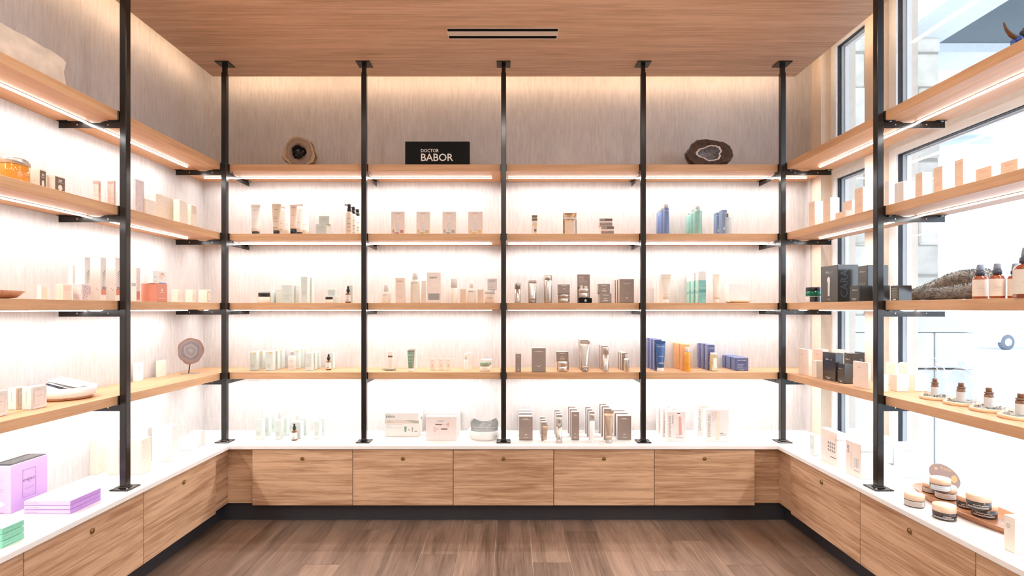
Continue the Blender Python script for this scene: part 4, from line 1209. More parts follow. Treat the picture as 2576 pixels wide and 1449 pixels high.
# ---- bay 3, second shelf
W = 'second shelf, ' + B3
sp = [('b', 0, 1, 0.72, 1.0, 'bronze_dark'), ('t', 'BABOR', 0.55, 0.85, 0.06, 'ink_white'), ('b', 0.15, 0.7, 0.68, 0.69, 'ink_mid'), ('b', 0.5, 0.85, 0.02, 0.60, 'champagne'), ('b', 0.12, 0.9, 0.46, 0.54, 'orange_mark'), ('b', 0.42, 0.85, 0.16, 0.28, 'ink_brown')]
carton(BK(2, 1338, 1351.5, 541.5, 3.28, 0.03), 'cream_pale', 'small white and brown serum carton, ' + W, sp)
P = BK(2, 1417, 1451, 533.5, 3.28, 0.035)
o = base('foil_pouch', 'bronze foil mask pouch with picture panel, ' + W, 'pouch', P[:3] + (0,), G_BACK)
w, h = P[3], P[5]
v, f = [], []
nx, nz = 14, 10
for j in range(nz + 1):
    for i in range(nx + 1):
        u, t = i / nx, j / nz
        bulge = 0.014 * math.sin(math.pi * u) ** 0.6 * max(0.0, 1 - t) ** 0.5
        v.append(((u - 0.5) * w, -bulge, t * h - (0.004 * math.sin(math.pi * u) * (1 + 0.4 * math.sin(9 * u)) if j == nz else 0)))
for j in range(nz):
    for i in range(nx):
        a = j * (nx + 1) + i
        f.append((a, a + 1, a + nx + 2, a + nx + 1))
nn = len(v)
MB().add(v + [(a, -b + 0.001, c) for a, b, c in v], f + [tuple(reversed([q + nn for q in g])) for g in f], 'bronze_foil', True).obj('foil', o)
prints(o, [('b', 0.03, 0.97, 0.69, 0.76, 'pink_lilac'), ('t', 'BABOR', 0.28, 0.84, 0.05, 'ink_white'), ('b', 0.12, 0.82, 0.0, 0.60, 'champagne'), ('b', 0.76, 0.9, 0.05, 0.66, 'pink_lilac'), ('b', 0.91, 0.99, 0.0, 0.64, 'ink_grey')], w, 0.034, h)
sp = [('b', 0.02, 0.98, 0.66, 0.98, 'bronze_dark'), ('t', 'BABOR', 0.18, 0.82, 0.18, 'ink_white'), ('b', 0.02, 0.98, 0.04, 0.44, 'taupe'), ('b', 0.1, 0.5, 0.28, 0.40, 'ink_rose')]
P = BK(2, 1512, 1545, 569, 3.28, 0.06)
carton(P, 'pink_lilac', 'flat brown and white carton, lower of two, ' + W, sp)
carton(BK(2, 1508, 1541, 549.5, 3.28, 0.06, z0=Z[2] + P[5] + 0.001), 'pink_lilac', 'flat brown and white carton, upper of two, ' + W, sp)
# ---- bay 3, third shelf
W = 'third shelf, ' + B3
tsp = [('b', 0.15, 0.85, 0.84, 0.85, 'ink_white'), ('b', 0.3, 0.7, 0.87, 0.875, 'ink_white'), ('b', 0.40, 0.60, 0.22, 0.24, 'ink_white'), ('b', 0.32, 0.68, 0.10, 0.14, 'taupe_side'), ('b', 0, 1, 0.0, 0.03, 'taupe_dark')]
Y = 3.27
cylinder_bottle((wx(1302, Y), Y + 0.02, Z[3], 0), 7.6 * Y / F, wz(712.7, Y) - Z[3], 'silver', 'slim silver bottle in front of its carton, ' + W, 'silver_dark', 0.7)
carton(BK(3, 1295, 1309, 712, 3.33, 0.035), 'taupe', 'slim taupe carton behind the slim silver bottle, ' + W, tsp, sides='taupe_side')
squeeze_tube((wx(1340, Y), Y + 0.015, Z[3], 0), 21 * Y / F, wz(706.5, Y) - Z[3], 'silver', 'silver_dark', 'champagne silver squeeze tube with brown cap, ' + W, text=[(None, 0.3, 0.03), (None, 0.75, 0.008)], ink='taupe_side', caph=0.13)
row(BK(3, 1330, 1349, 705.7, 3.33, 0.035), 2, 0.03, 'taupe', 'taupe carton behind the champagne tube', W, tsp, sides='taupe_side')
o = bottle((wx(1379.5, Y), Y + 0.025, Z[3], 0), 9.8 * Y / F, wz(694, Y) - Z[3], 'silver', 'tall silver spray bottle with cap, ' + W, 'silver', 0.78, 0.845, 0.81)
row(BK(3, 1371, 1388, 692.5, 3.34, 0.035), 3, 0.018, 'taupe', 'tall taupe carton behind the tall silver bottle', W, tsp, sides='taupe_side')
jar((wx(1420, Y), Y + 0.04, Z[3], 0), 15.3 * Y / F, wz(740, Y) - Z[3], 'silver', 'silver', 'wide silver cream jar under a taupe carton, ' + W, lidf=0.58, bandkey='silver_dark')
hj = wz(740, Y) - Z[3]
carton(BK(3, 1404.5, 1433.5, 715.5, 3.275, 0.065, z0=Z[3] + hj + 0.001), 'taupe', 'taupe carton stacked on a wide silver jar, ' + W, [('b', 0.25, 0.75, 0.84, 0.88, 'ink_white'), ('b', 0.38, 0.62, 0.52, 0.57, 'ink_white'), ('b', 0, 1, 0, 0.07, 'taupe_dark')], sides='taupe_side')
carton(BK(3, 1453, 1484, 690.5, 3.35, 0.03), 'taupe', 'tall taupe display card with product pictures, ' + W, [('t', 'DOCTOR', 0.32, 0.925, 0.02, 'ink_white'), ('t', 'BABOR', 0.32, 0.885, 0.035, 'ink_white'), ('b', 0.15, 0.55, 0.80, 0.81, 'ink_white'), ('b', 0.15, 0.8, 0.76, 0.77, 'ink_white'), ('b', 0.15, 0.75, 0.70, 0.705, 'ink_white'),
      ('b', 0.22, 0.42, 0.5, 0.62, 'cream_pale'), ('b', 0.55, 0.8, 0.5, 0.6, 'cream_pale'), ('b', 0.02, 0.12, 0.48, 0.56, 'ink')], name='display_card', cat='display card')
P = BK(3, 1457, 1489, 750, 3.262, 0.06)
carton(P, 'black_card', 'black display plinth with a round white emblem, ' + W, [('p', [(0.5 + 0.09 * math.cos(a), 0.5 + 0.25 * math.sin(a)) for a in [i * math.pi / 8 for i in range(16)]], 'ink_white'), ('p', [(0.5 + 0.065 * math.cos(a), 0.5 + 0.18 * math.sin(a)) for a in [i * math.pi / 8 for i in range(16)]], 'black_card'), ('p', [(0.47, 0.42), (0.53, 0.42), (0.54, 0.6), (0.47, 0.62)], 'ink_white')], name='display_plinth', cat='plinth')
Y = 3.262
jar((wx(1470.5, Y), Y + 0.032, Z[3] + P[5] + 0.001, 0), 12.5 * Y / F, wz(727, Y) - Z[3] - P[5], 'silver', 'silver', 'silver cream jar standing on the black plinth, ' + W, lidf=0.6, bandkey='silver_dark')
P = BK(3, 1508.5, 1538.5, 738.5, 3.27, 0.065)
s2 = [('b', 0.25, 0.75, 0.80, 0.84, 'ink_white'), ('b', 0.35, 0.65, 0.45, 0.50, 'ink_white'), ('b', 0.3, 0.7, 0.2, 0.32, 'taupe_side'), ('b', 0, 1, 0, 0.06, 'taupe_dark')]
carton(P, 'taupe', 'small taupe carton, lower of two right of the plinth, ' + W, s2, sides='taupe_side')
carton(BK(3, 1505, 1534.5, 714.5, 3.275, 0.06, z0=Z[3] + P[5] + 0.001), 'taupe', 'small taupe carton, upper of two right of the plinth, ' + W, s2, sides='taupe_side')
row(BK(3, 1558.5, 1595, 702, 3.27, 0.042), 3, 0.03, 'taupe', 'large taupe carton at the right end', W, [('b', 0.22, 0.8, 0.82, 0.83, 'ink_white'), ('b', 0.35, 0.7, 0.79, 0.795, 'ink_white'), ('b', 0.45, 0.72, 0.40, 0.405, 'taupe_side'), ('b', 0.43, 0.58, 0.20, 0.225, 'ink_white'), ('b', 0, 1, 0, 0.03, 'taupe_dark')], sides='taupe_side')
# ---- bay 3, fourth shelf
W = 'fourth shelf, ' + B3
row(BK(4, 1297, 1311, 890.8, dep=0.032, pybase=936), 2, 0.06, 'taupe', 'slim taupe carton', W, tsp, sides='taupe_side')
carton(BK(4, 1338, 1373, 876, dep=0.06, pybase=936), 'taupe', 'large taupe carton with two white lines, ' + W, [('b', 0.17, 0.84, 0.845, 0.855, 'ink_white'), ('b', 0.34, 0.66, 0.875, 0.885, 'ink_white'), ('b', 0.2, 0.82, 0.28, 0.285, 'taupe_side'), ('b', 0.42, 0.58, 0.22, 0.24, 'ink_white'), ('b', 0, 1, 0, 0.035, 'taupe_dark')], sides='taupe_side')
Y = depth_of(4, 935.5)
jar((wx(1417, Y), Y + 0.034, Z[4], 0), 13.2 * Y / F, wz(911, Y) - Z[4], 'silver', 'silver', 'silver cream jar before a stack of two cartons, ' + W, lidf=0.56, bandkey='silver_dark')
P = BK(4, 1401, 1431, 909.5, Y=3.365, dep=0.07)
carton(P, 'taupe', 'taupe carton behind the silver jar, lower of two, ' + W, s2, sides='taupe_side')
carton(BK(4, 1399.5, 1430, 885, Y=3.365, dep=0.068, z0=Z[4] + P[5] + 0.001), 'taupe', 'taupe carton behind the silver jar, upper of two, ' + W, s2, sides='taupe_side')
Y = depth_of(4, 935.8)
squeeze_tube((wx(1472.5, Y), Y + 0.018, Z[4], 0), 26 * Y / F, wz(858.5, Y) - Z[4], 'silver', 'silver_dark', 'tall champagne silver tube, ' + W, text=[(None, 0.16, 0.03), (None, 0.77, 0.008), (None, 0.80, 0.008)], ink='ink_white', caph=0.12, taper=0.62)
row(BK(4, 1461, 1480, 855.5, Y=3.34, dep=0.035), 3, 0.02, 'taupe', 'tall taupe carton behind the tall tube', W, tsp, sides='taupe_side')
cylinder_bottle((wx(1525, Y), Y + 0.018, Z[4], 0), 7.3 * Y / F, wz(874, Y) - Z[4], 'silver', 'silver cylinder bottle, ' + W, 'silver', 0.70)
row(BK(4, 1515.5, 1529.5, 870.5, Y=3.34, dep=0.035), 3, 0.02, 'taupe', 'slim taupe carton behind the cylinder bottle', W, tsp, sides='taupe_side')
Y = depth_of(4, 935.3)
o = bottle((wx(1577.5, Y), Y + 0.018, Z[4], 0), 6.7 * Y / F, wz(892.5, Y) - Z[4], 'silver', 'short silver serum bottle with white dropper, ' + W, 'white', 0.38, 0.80, 0.68, band='steel')
row(BK(4, 1564.5, 1579, 888.5, Y=3.335, dep=0.035), 3, 0.02, 'taupe', 'short taupe carton behind the serum bottle', W, tsp, sides='taupe_side')
# ---- bay 3, counter
W = 'counter, ' + B3
bsp = [('b', 0.15, 0.88, 0.855, 0.862, 'ink_white'), ('b', 0.32, 0.66, 0.875, 0.90, 'ink_white'), ('b', 0.42, 0.60, 0.22, 0.24, 'ink_white'), ('b', 0.34, 0.66, 0.09, 0.115, 'taupe_side'), ('b', 0, 1, 0, 0.022, 'taupe_dark')]
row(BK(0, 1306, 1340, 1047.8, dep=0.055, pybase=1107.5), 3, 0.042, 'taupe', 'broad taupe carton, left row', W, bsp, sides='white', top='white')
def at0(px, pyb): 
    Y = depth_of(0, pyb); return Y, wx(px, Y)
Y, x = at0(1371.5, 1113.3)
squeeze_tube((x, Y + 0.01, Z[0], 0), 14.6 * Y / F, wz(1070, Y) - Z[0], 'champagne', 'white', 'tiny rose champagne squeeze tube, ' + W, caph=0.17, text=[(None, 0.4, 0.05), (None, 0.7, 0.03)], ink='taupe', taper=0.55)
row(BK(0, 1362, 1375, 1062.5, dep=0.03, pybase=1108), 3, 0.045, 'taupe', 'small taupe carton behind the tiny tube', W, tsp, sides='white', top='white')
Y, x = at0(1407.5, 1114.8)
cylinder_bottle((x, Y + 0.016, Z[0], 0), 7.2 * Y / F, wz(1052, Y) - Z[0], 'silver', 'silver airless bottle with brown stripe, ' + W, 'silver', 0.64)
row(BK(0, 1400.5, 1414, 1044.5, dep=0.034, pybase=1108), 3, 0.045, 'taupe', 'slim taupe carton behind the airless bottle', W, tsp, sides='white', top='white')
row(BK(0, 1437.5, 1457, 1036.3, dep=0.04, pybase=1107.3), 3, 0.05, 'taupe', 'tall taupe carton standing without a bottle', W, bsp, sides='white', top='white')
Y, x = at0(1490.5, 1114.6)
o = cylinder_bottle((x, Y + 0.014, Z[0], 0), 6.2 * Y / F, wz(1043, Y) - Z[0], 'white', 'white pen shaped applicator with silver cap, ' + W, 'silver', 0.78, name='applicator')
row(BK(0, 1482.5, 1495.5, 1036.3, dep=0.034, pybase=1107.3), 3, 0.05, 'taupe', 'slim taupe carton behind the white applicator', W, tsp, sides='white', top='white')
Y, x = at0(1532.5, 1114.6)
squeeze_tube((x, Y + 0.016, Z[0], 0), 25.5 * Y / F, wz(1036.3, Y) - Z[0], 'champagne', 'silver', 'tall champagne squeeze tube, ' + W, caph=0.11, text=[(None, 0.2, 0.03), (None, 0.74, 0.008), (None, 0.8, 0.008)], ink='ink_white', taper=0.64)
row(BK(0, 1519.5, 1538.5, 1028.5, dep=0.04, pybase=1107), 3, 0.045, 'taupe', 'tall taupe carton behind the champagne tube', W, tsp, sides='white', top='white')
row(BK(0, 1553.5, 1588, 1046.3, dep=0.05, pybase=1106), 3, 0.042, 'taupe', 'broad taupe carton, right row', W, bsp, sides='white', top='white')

# ---- bay 4, second shelf
W = 'second shelf, ' + B4
for k, (px, pt, Y) in enumerate(((1678, 521.5, 3.28), (1669, 529, 3.36), (1661.5, 534, 3.43))):
    r = 7.6 * Y / F
    bottle((wx(px, Y), Y + 0.02, Z[2], 0), r, (wz(pt, Y) - Z[2]) * 1.13, 'blue_bottle', 'blue shampoo style bottle with white cap, %s in its row, %s' % (ORD[k], W), 'white', 0.72, 0.885, 0.87, text=[('PHYTOMER', 0.78, 0.022)], ink='ink_white')
for k, (px, pt, Y) in enumerate(((1759.5, 530, 3.28), (1748, 536, 3.36), (1739, 543, 3.43))):
    r = (10.5 if k == 0 else 9) * Y / F
    bottle((wx(px, Y), Y + 0.03, Z[2], 0), r, (wz(pt, Y) - Z[2]) * 1.24, 'aqua', 'translucent aqua bottle with white cap, %s in its row, %s' % (ORD[k], W), 'white', 0.5, 0.86, 0.79)
bs = [('t', 'PHYTOMER', 0.5, 0.87, 0.032, 'ink_white'), ('b', 0.2, 0.5, 0.45, 0.46, 'blue_glass'), ('b', 0.2, 0.7, 0.2, 0.3, 'blue_glass'), ('b', 0.2, 0.6, 0.36, 0.37, 'blue_glass')]
row(BK(2, 1817, 1829, 528, 3.28, 0.05), 2, 0.04, 'blue_mid', 'tall blue carton', W, bs, sides='blue_mid')
Y = 3.265
o = bottle((wx(1834, Y), Y + 0.022, Z[2], 0), 8.6 * Y / F, wz(536, Y) - Z[2], 'blue_glass', 'pale blue glass bottle with gold neck, ' + W, 'brass', 0.27, 0.83, 0.80)
# ---- bay 4, third shelf
W = 'third shelf, ' + B4
tube_at(3, 1664, 1690, 690, 3.29, 'cream_pale', 'white', 'pale peach squeeze tube, ' + W, text=[('PHYTOMER', 0.84, 0.035), (None, 0.28, 0.01), (None, 0.2, 0.01)], ink='ink_mid', taper=0.6)
row(BK(3, 1658, 1680, 691, 3.36, 0.045), 2, 0.03, 'white', 'white carton behind the pale peach tube', W)
ts = [('b', 0, 1, 0.0, 0.70, 'teal'), ('p', [(0, 0.70), (0.1, 0.74), (0.25, 0.71), (0.5, 0.72), (0.7, 0.71), (0.85, 0.74), (1, 0.70)], 'teal'), ('b', 0.04, 0.96, 0.475, 0.48, 'ink_white'), ('b', 0.04, 0.96, 0.44, 0.443, 'ink_white'), ('b', 0.0, 1, 0.34, 0.42, 'teal_dark'), ('b', 0.04, 0.7, 0.26, 0.263, 'ink_white'), ('b', 0.5, 0.98, 0.06, 0.065, 'ink_white'),
      ('b', 0, 1, 0.0, 0.72, 'teal_light', 'left'), ('b', 0.1, 0.9, 0.30, 0.38, 'teal', 'left')]
row(BK(3, 1757.5, 1776, 682.6, 3.275, 0.055), 3, 0.03, 'frost', 'tall carton with teal water print', W, ts, sides='white')
tube_at(3, 1794, 1812, 690, 3.29, 'cream_pale', 'cream_pale', 'slim pale apricot tube, ' + W, text=[(None, 0.2, 0.01), (None, 0.28, 0.01), (None, 0.36, 0.01), (None, 0.93, 0.012)], ink='gold_cream', taper=0.85)
Y = 3.32
o = base('wooden_dish', 'small pale wooden dish holding a white box, ' + W, 'dish', (wx(1859, Y), Y + 0.02, Z[3], 0), G_BACK)
Rd = 31 * Y / F
lathe_part('body', [(Rd * 0.78, 0), (Rd, 0.013), (Rd * 0.97, 0.0145), (Rd * 0.78, 0.005), (0, 0.005)], 'coaster_wood', o, 32)
lathe_part('foot_ring', [(Rd * 0.74, 0.0), (Rd * 0.78, 0.0005), (Rd * 0.78, 0.002)], 'bowl_wood', o, 32)
carton(BK(3, 1834, 1886, 714, 3.30, 0.08, z0=Z[3] + 0.006), 'white', 'plain white box standing in the wooden dish, ' + W)
# ---- bay 4, fourth shelf
W = 'fourth shelf, ' + B4
Y = depth_of(4, 935)
squeeze_tube((wx(1663.5, Y), Y + 0.018, Z[4], 0), 25.5 * Y / F, wz(858.5, Y) - Z[4], 'blue_bright', 'white', 'shiny blue squeeze tube with white cap, ' + W, caph=0.13, text=[('PHYTOMER', 0.80, 0.035), (None, 0.5, 0.012), (None, 0.3, 0.012), (None, 0.26, 0.012)], ink='ink_white', taper=0.68)
bs = [('t', 'PHYTOMER', 0.52, 0.885, 0.028, 'ink_white'), ('b', 0.2, 0.4, 0.6, 0.61, 'ink_white'), ('b', 0.2, 0.55, 0.36, 0.37, 'ink_white'), ('b', 0.2, 0.5, 0.32, 0.33, 'ink_white'), ('b', 0.15, 0.5, 0.03, 0.045, 'ink_white')]
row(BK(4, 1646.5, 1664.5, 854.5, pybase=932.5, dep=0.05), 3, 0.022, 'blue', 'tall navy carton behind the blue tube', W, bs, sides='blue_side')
Y = depth_of(4, 935)
o = bottle((wx(1732, Y), Y + 0.02, Z[4], 0), 7.9 * Y / F, wz(874.5, Y) - Z[4], 'orange_glass', 'orange oil bottle with white spray cap, ' + W, 'white', 0.62, 0.80, 0.76, band='steel')
osp = [('t', 'PHYTOMER', 0.5, 0.88, 0.03, 'ink_white'), ('b', 0.35, 0.75, 0.1, 0.82, 'orange_deep'), ('b', 0.2, 0.6, 0.3, 0.31, 'ink_white')]
row(BK(4, 1717, 1734.5, 866.5, pybase=932.5, dep=0.05), 3, 0.022, 'orange_card', 'orange carton behind the orange bottle', W, osp, sides='orange_card')
Y = depth_of(4, 934)
o = base('square_bottle', 'square pale gold glass bottle, ' + W, 'bottle', (wx(1798, Y), Y + 0.018, Z[4], 0.1), G_BACK)
hh = wz(888, Y) - Z[4]
MB().box(-0.019, 0.019, -0.017, 0.017, 0, hh * 0.86, 'gold_glass', 0.003).obj('body', o)
MB().box(-0.017, 0.017, -0.015, 0.015, hh * 0.87, hh, 'cream_pale', 0.003).obj('cap', o)
MB().box(-0.010, 0.013, -0.0176, -0.0172, hh * 0.2, hh * 0.72, 'cream_pale').obj('paper_label', o)
nb = frame_lines(0.06, 0.94, 0.10, 0.90, 0.006, 'blue_glass', ar=2.5) + [('t', 'PHYTOMER', 0.5, 0.86, 0.026, 'ink_white'), ('b', 0.3, 0.5, 0.58, 0.59, 'ink_white'), ('b', 0.2, 0.6, 0.3, 0.34, 'ink_white'), ('b', 0.2, 0.6, 0.24, 0.27, 'ink_white'), ('b', 0.2, 0.6, 0.02, 0.035, 'ink_white')] + lines(0.2, 0.7, 0.45, 0.92, 8, 'blue_mid', 'left', 0.5)
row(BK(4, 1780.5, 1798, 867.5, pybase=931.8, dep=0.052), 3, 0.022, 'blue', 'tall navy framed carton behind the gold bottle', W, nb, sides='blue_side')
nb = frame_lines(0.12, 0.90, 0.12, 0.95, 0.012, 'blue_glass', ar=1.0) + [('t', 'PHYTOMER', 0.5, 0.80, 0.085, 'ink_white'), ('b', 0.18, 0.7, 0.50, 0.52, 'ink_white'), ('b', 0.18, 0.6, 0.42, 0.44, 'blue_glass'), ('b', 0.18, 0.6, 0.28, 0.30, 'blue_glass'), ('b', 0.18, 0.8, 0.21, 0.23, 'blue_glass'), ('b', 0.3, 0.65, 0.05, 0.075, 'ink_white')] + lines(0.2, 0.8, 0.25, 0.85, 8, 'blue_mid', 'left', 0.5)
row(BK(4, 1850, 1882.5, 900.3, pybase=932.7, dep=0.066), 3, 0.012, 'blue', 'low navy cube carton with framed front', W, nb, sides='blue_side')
# ---- bay 4, counter
W = 'counter, ' + B4
ds = [('t', 'DERMAFLASH', 0.13, 0.50, 0.082, 'ink_grey', 'front', math.pi / 2), ('t', 'DERMAPORE+', 0.30, 0.75, 0.034, 'ink', 'front', math.pi / 2), ('b', 0.54, 0.70, 0.93, 0.96, 'ink'), ('b', 0.57, 0.68, 0.84, 0.93, 'frost'),
      ('b', 0.48, 0.66, 0.22, 0.84, 'pink_lilac'), ('p', [(0.62, 0.22), (0.80, 0.22), (0.76, 0.80), (0.72, 0.84), (0.62, 0.84)], 'rose'), ('b', 0.47, 0.80, 0.215, 0.222, 'ink_grey'), ('b', 0.47, 0.75, 0.16, 0.17, 'ink_rose'), ('b', 0.47, 0.9, 0.13, 0.14, 'ink_grey'), ('b', 0.47, 0.9, 0.10, 0.11, 'ink_grey')]
row(BK(0, 1679, 1724.5, 1036, pybase=1110, dep=0.05), 3, 0.05, 'pink_lilac', 'white device carton with rose wand', W, ds, sides='white', top='white')
ds = [('t', 'DERMAFLASH', 0.12, 0.50, 0.082, 'ink_grey', 'front', math.pi / 2), ('t', 'LUXE', 0.30, 0.80, 0.085, 'ink_pink', 'front', math.pi / 2), ('b', 0.405, 0.425, 0.72, 0.96, 'ink_mid'), ('b', 0.44, 0.60, 0.06, 0.94, 'blush'), ('b', 0.62, 0.7, 0.36, 0.44, 'frost'),
      ('b', 0.62, 0.74, 0.255, 0.27, 'ink'), ('b', 0.62, 0.92, 0.225, 0.235, 'ink_grey'), ('b', 0.62, 0.88, 0.195, 0.205, 'ink_grey'), ('b', 0.42, 0.54, 0.05, 0.06, 'ink_mid')]
row(BK(0, 1777, 1833.5, 1031, pybase=1111, dep=0.06), 2, 0.10, 'frost', 'white device carton with pale pink wand', W, ds, sides='white', top='white')

# ================================================================== LEFT WALL
GL = G_LEFT
# ---- top shelf: long selenite slab
rr = random.Random(5)
nx, ns = 30, 14
slab_y0, slab_y1, sxf, sdep, sh = 1.25, 2.135, 1.755, 0.14, 0.135
o = empty('selenite_slab', (-sxf - sdep / 2, (slab_y0 + slab_y1) / 2, Z[1] + 0.0005))
tag(o, 'long pale selenite crystal slab lying on the left top shelf', 'crystal slab', GL)
v, f = [], []
ring = []
for i in range(ns):
    a = 2 * math.pi * i / ns
    ring.append((math.copysign(abs(math.cos(a)) ** 0.28, math.cos(a)) * sdep / 2, sh / 2 + math.copysign(abs(math.sin(a)) ** 0.28, math.sin(a)) * sh / 2))
ln = slab_y1 - slab_y0
for j in range(nx + 1):
    t = j / nx
    e = 1.0 - 0.04 * max(0, (abs(2 * t - 1) - 0.93) / 0.07)
    for q, (a, b) in enumerate(ring):
        jit = 0.006 if j in (0, nx) else 0.0022
        streak = 0.002 * math.sin(q * 2.1)
        v.append((a * e + streak + rr.uniform(-jit, jit), (t - 0.5) * ln + (rr.uniform(-0.007, 0.007) if j in (0, nx) else 0), max(0.0, b * e + rr.uniform(-jit, jit))))
for j in range(nx):
    for i in range(ns):
        a, b = j * ns + i, j * ns + (i + 1) % ns
        f.append((a, b, b + ns, a + ns))
MB().add(v, f, 'selenite', True).obj('body', o)
for j, nm in ((0, 'near'), (nx, 'far')):
    yy = (j / nx - 0.5) * ln
    c = v[j * ns:(j + 1) * ns]
    vv = list(c) + [(x * 0.80 + rr.uniform(-.006, .006), y + (0.007 if j else -0.007) + rr.uniform(-.005, .005), sh / 2 + (z - sh / 2) * 0.80 + rr.uniform(-.006, .006)) for x, y, z in c]
    ff = [(i, (i + 1) % ns, (i + 1) % ns + ns, i + ns) for i in range(ns)] + [tuple(range(ns, 2 * ns))]
    MB().add(vv, ff, 'selenite').obj('broken_end', o)
# ---- second shelf
W = 'second shelf, left wall'
Y = (1.80 + CAMX) * F / (CX - 32)
o = base('candle_jar', 'amber honey jar with clear silver lid, ' + W, 'jar', (-1.80, Y, Z[2], 0), GL)
r, h = 34 * Y / F, wz(402, Y) - Z[2]
lathe_part('body', [(r * 0.86, 0), (r * 0.97, h * 0.06), (r * 0.97, h * 0.72), (r * 0.93, h * 0.76)], 'amber_honey', o, 28)
lathe_part('lid', [(r, h * 0.76), (r, h * 0.95), (r * 0.96, h), (0, h)], 'silver', o, 28)
leafy = lambda n, ink, face='front', s=1, box=(0.2, 0.8, 0.2, 0.7): [('p', [(u, v), (u + 0.05 * s, v + 0.02 * s), (u + 0.11 * s, v + 0.09 * s), (u + 0.04 * s, v + 0.06 * s)], ink, face) for u, v in [(box[0] + (box[1] - box[0]) * ((i * 0.618) % 1), box[2] + (box[3] - box[2]) * (i + 0.5) / n) for i in range(n)]]
brown = [('b', 0.04, 0.96, 0.0, 0.93, 'brown_label'), ('b', 0.36, 0.41, 0.69, 0.80, 'ink_white'), ('b', 0.45, 0.50, 0.69, 0.80, 'ink_white'), ('b', 0.53, 0.57, 0.69, 0.80, 'ink_white'), ('b', 0.61, 0.66, 0.71, 0.80, 'ink_white'), ('b', 0.25, 0.75, 0.63, 0.645, 'ink_white'), ('p', [(0.5 + 0.2 * math.cos(a), 0.33 + 0.17 * math.sin(a)) for a in [i * math.pi / 8 for i in range(16)]], 'cream_pale')]
carton(SW(2, 116, 99.5, 67, 424, X=1.79), 'cream_pale', 'cream carton with brown label beside the honey jar, ' + W, brown + leafy(4, 'ink_grey', 'left', 1, (0.3, 0.6, 0.15, 0.45)), group=GL)
carton(SW(2, 164.5, 137.5, 116, 440, X=1.76), 'cream_pale', 'cream carton with brown label and green emblem, ' + W, brown + [('b', 0.2, 0.7, 0.8, 0.84, 'gold_cream', 'left')], group=GL)
carton(SW(2, 254, 248, 234, 455, X=1.80), 'pink_pattern', 'rose pink carton near the left post, ' + W, [('b', 0.05, 0.6, 0.5, 0.9, 'rose')] + [('b', 0.0, 1, 0.86, 1.0, 'rose', 'left')], group=GL)
carton(SW(2, 291, 286, 270, 455, X=1.78), 'pink_pattern', 'pink patterned carton right beside the left post, ' + W, [('b', 0.1, 0.9, 0.88, 0.97, 'rose', 'left'), ('b', 0.15, 0.85, 0.02, 0.12, 'rose', 'left')] + leafy(7, 'rose', 'left', 0.8, (0.2, 0.7, 0.2, 0.8)), group=GL)
carton(SW(2, 363, 341, 334, 450, X=1.78), 'lilac_pattern', 'tall pale pink carton with tiny dots, ' + W, leafy(9, 'ink_mid', 'front', 0.5, (0.05, 0.85, 0.3, 0.95)), group=GL)
carton(SW(2, 393, 366, 362, 500, X=1.77), 'cream_pale', 'low cream carton before the tall pink one, ' + W, leafy(8, 'gold_cream', 'front', 0.7), group=GL)
carton(SW(2, 437, 392, 374, 487, X=1.86), 'speckle_cream', 'large pale cream carton with gold edge, ' + W, [('b', 0, 1, 0.985, 1.0, 'gold_cream')], group=GL)
carton(SW(2, 471, 452, 436, 502, X=1.80), 'speckle_cream', 'square cream carton with gold dotted front, ' + W, leafy(10, 'gold_cream', 'front', 0.5), group=GL)
carton(SW(2, 494, 481, 473, 515, X=1.82), 'speckle_cream', 'small cream carton nearest the back corner, ' + W, [('b', 0.2, 0.95, 0.66, 0.98, 'gold_cream')] + leafy(6, 'gold_cream', 'front', 0.7, (0.1, 0.8, 0.05, 0.5)), group=GL)
# ---- third shelf
W = 'third shelf, left wall'
X_ = -1.80
o = base('wooden_plate', 'shallow reddish wooden plate, ' + W, 'plate', (X_, 1.76, Z[3], 0), GL)
lathe_part('body', [(0.10, 0), (0.125, 0.005), (0.145, 0.028), (0.141, 0.029), (0.12, 0.010), (0.0, 0.008)], 'bowl_wood', o, 40, sy=1.55, sx=0.62)
lathe_part('foot_ring', [(0.06, 0.0), (0.062, 0.0004), (0.062, 0.001)], 'bowl_wood', o, 30)
carton(SW(3, 120, 104, 93, 717, X=1.84), 'white', 'small white carton behind the wooden plate, ' + W, [('b', 0.1, 0.9, 0.1, 0.85, 'cream_pale')], group=GL)
carton(SW(3, 181, 158, 139, 714.5, X=1.79), 'cream_pale', 'small peach and white carton, ' + W, [('b', 0.1, 0.9, 0.55, 0.9, 'blush')] + lines(0.2, 0.8, 0.1, 0.5, 4, 'gold_cream', fill=0.2) + [('b', 0.1, 0.9, 0.1, 0.9, 'blush', 'left')], group=GL)
carton(SW(3, 226, 206, 183, 714.5, X=1.765), 'lilac_pattern', 'small white carton with black leaf print, ' + W, leafy(8, 'leaf_ink', 'front', 1.3, (0.1, 0.75, 0.05, 0.8)) + [('b', 0.1, 0.9, 0.4, 0.8, 'pink_lilac', 'left')] + lines(0.15, 0.85, 0.1, 0.35, 3, 'ink_mid', 'left', 0.2), group=GL)
fern = []
for i in range(8):
    t = i / 7
    q = 0.30 + 0.30 * t
    fern.append(('p', [(0.12 + 0.2 * t, q), (0.30, q + 0.012), (0.98, q + 0.085 + 0.04 * t), (0.60, q + 0.05 + 0.03 * t)], 'leaf_ink'))
fern += [('b', 0.15, 0.98, 0.14, 0.28, 'coral'), ('b', 0.25, 0.98, 0.26, 0.33, 'ink_grey'), ('b', 0.55, 0.62, 0.28, 0.30, 'coral', 'left'), ('b', 0.7, 0.78, 0.24, 0.26, 'ink_grey', 'left'), ('b', 0, 1, 0.993, 1.0, 'champagne', 'left')]
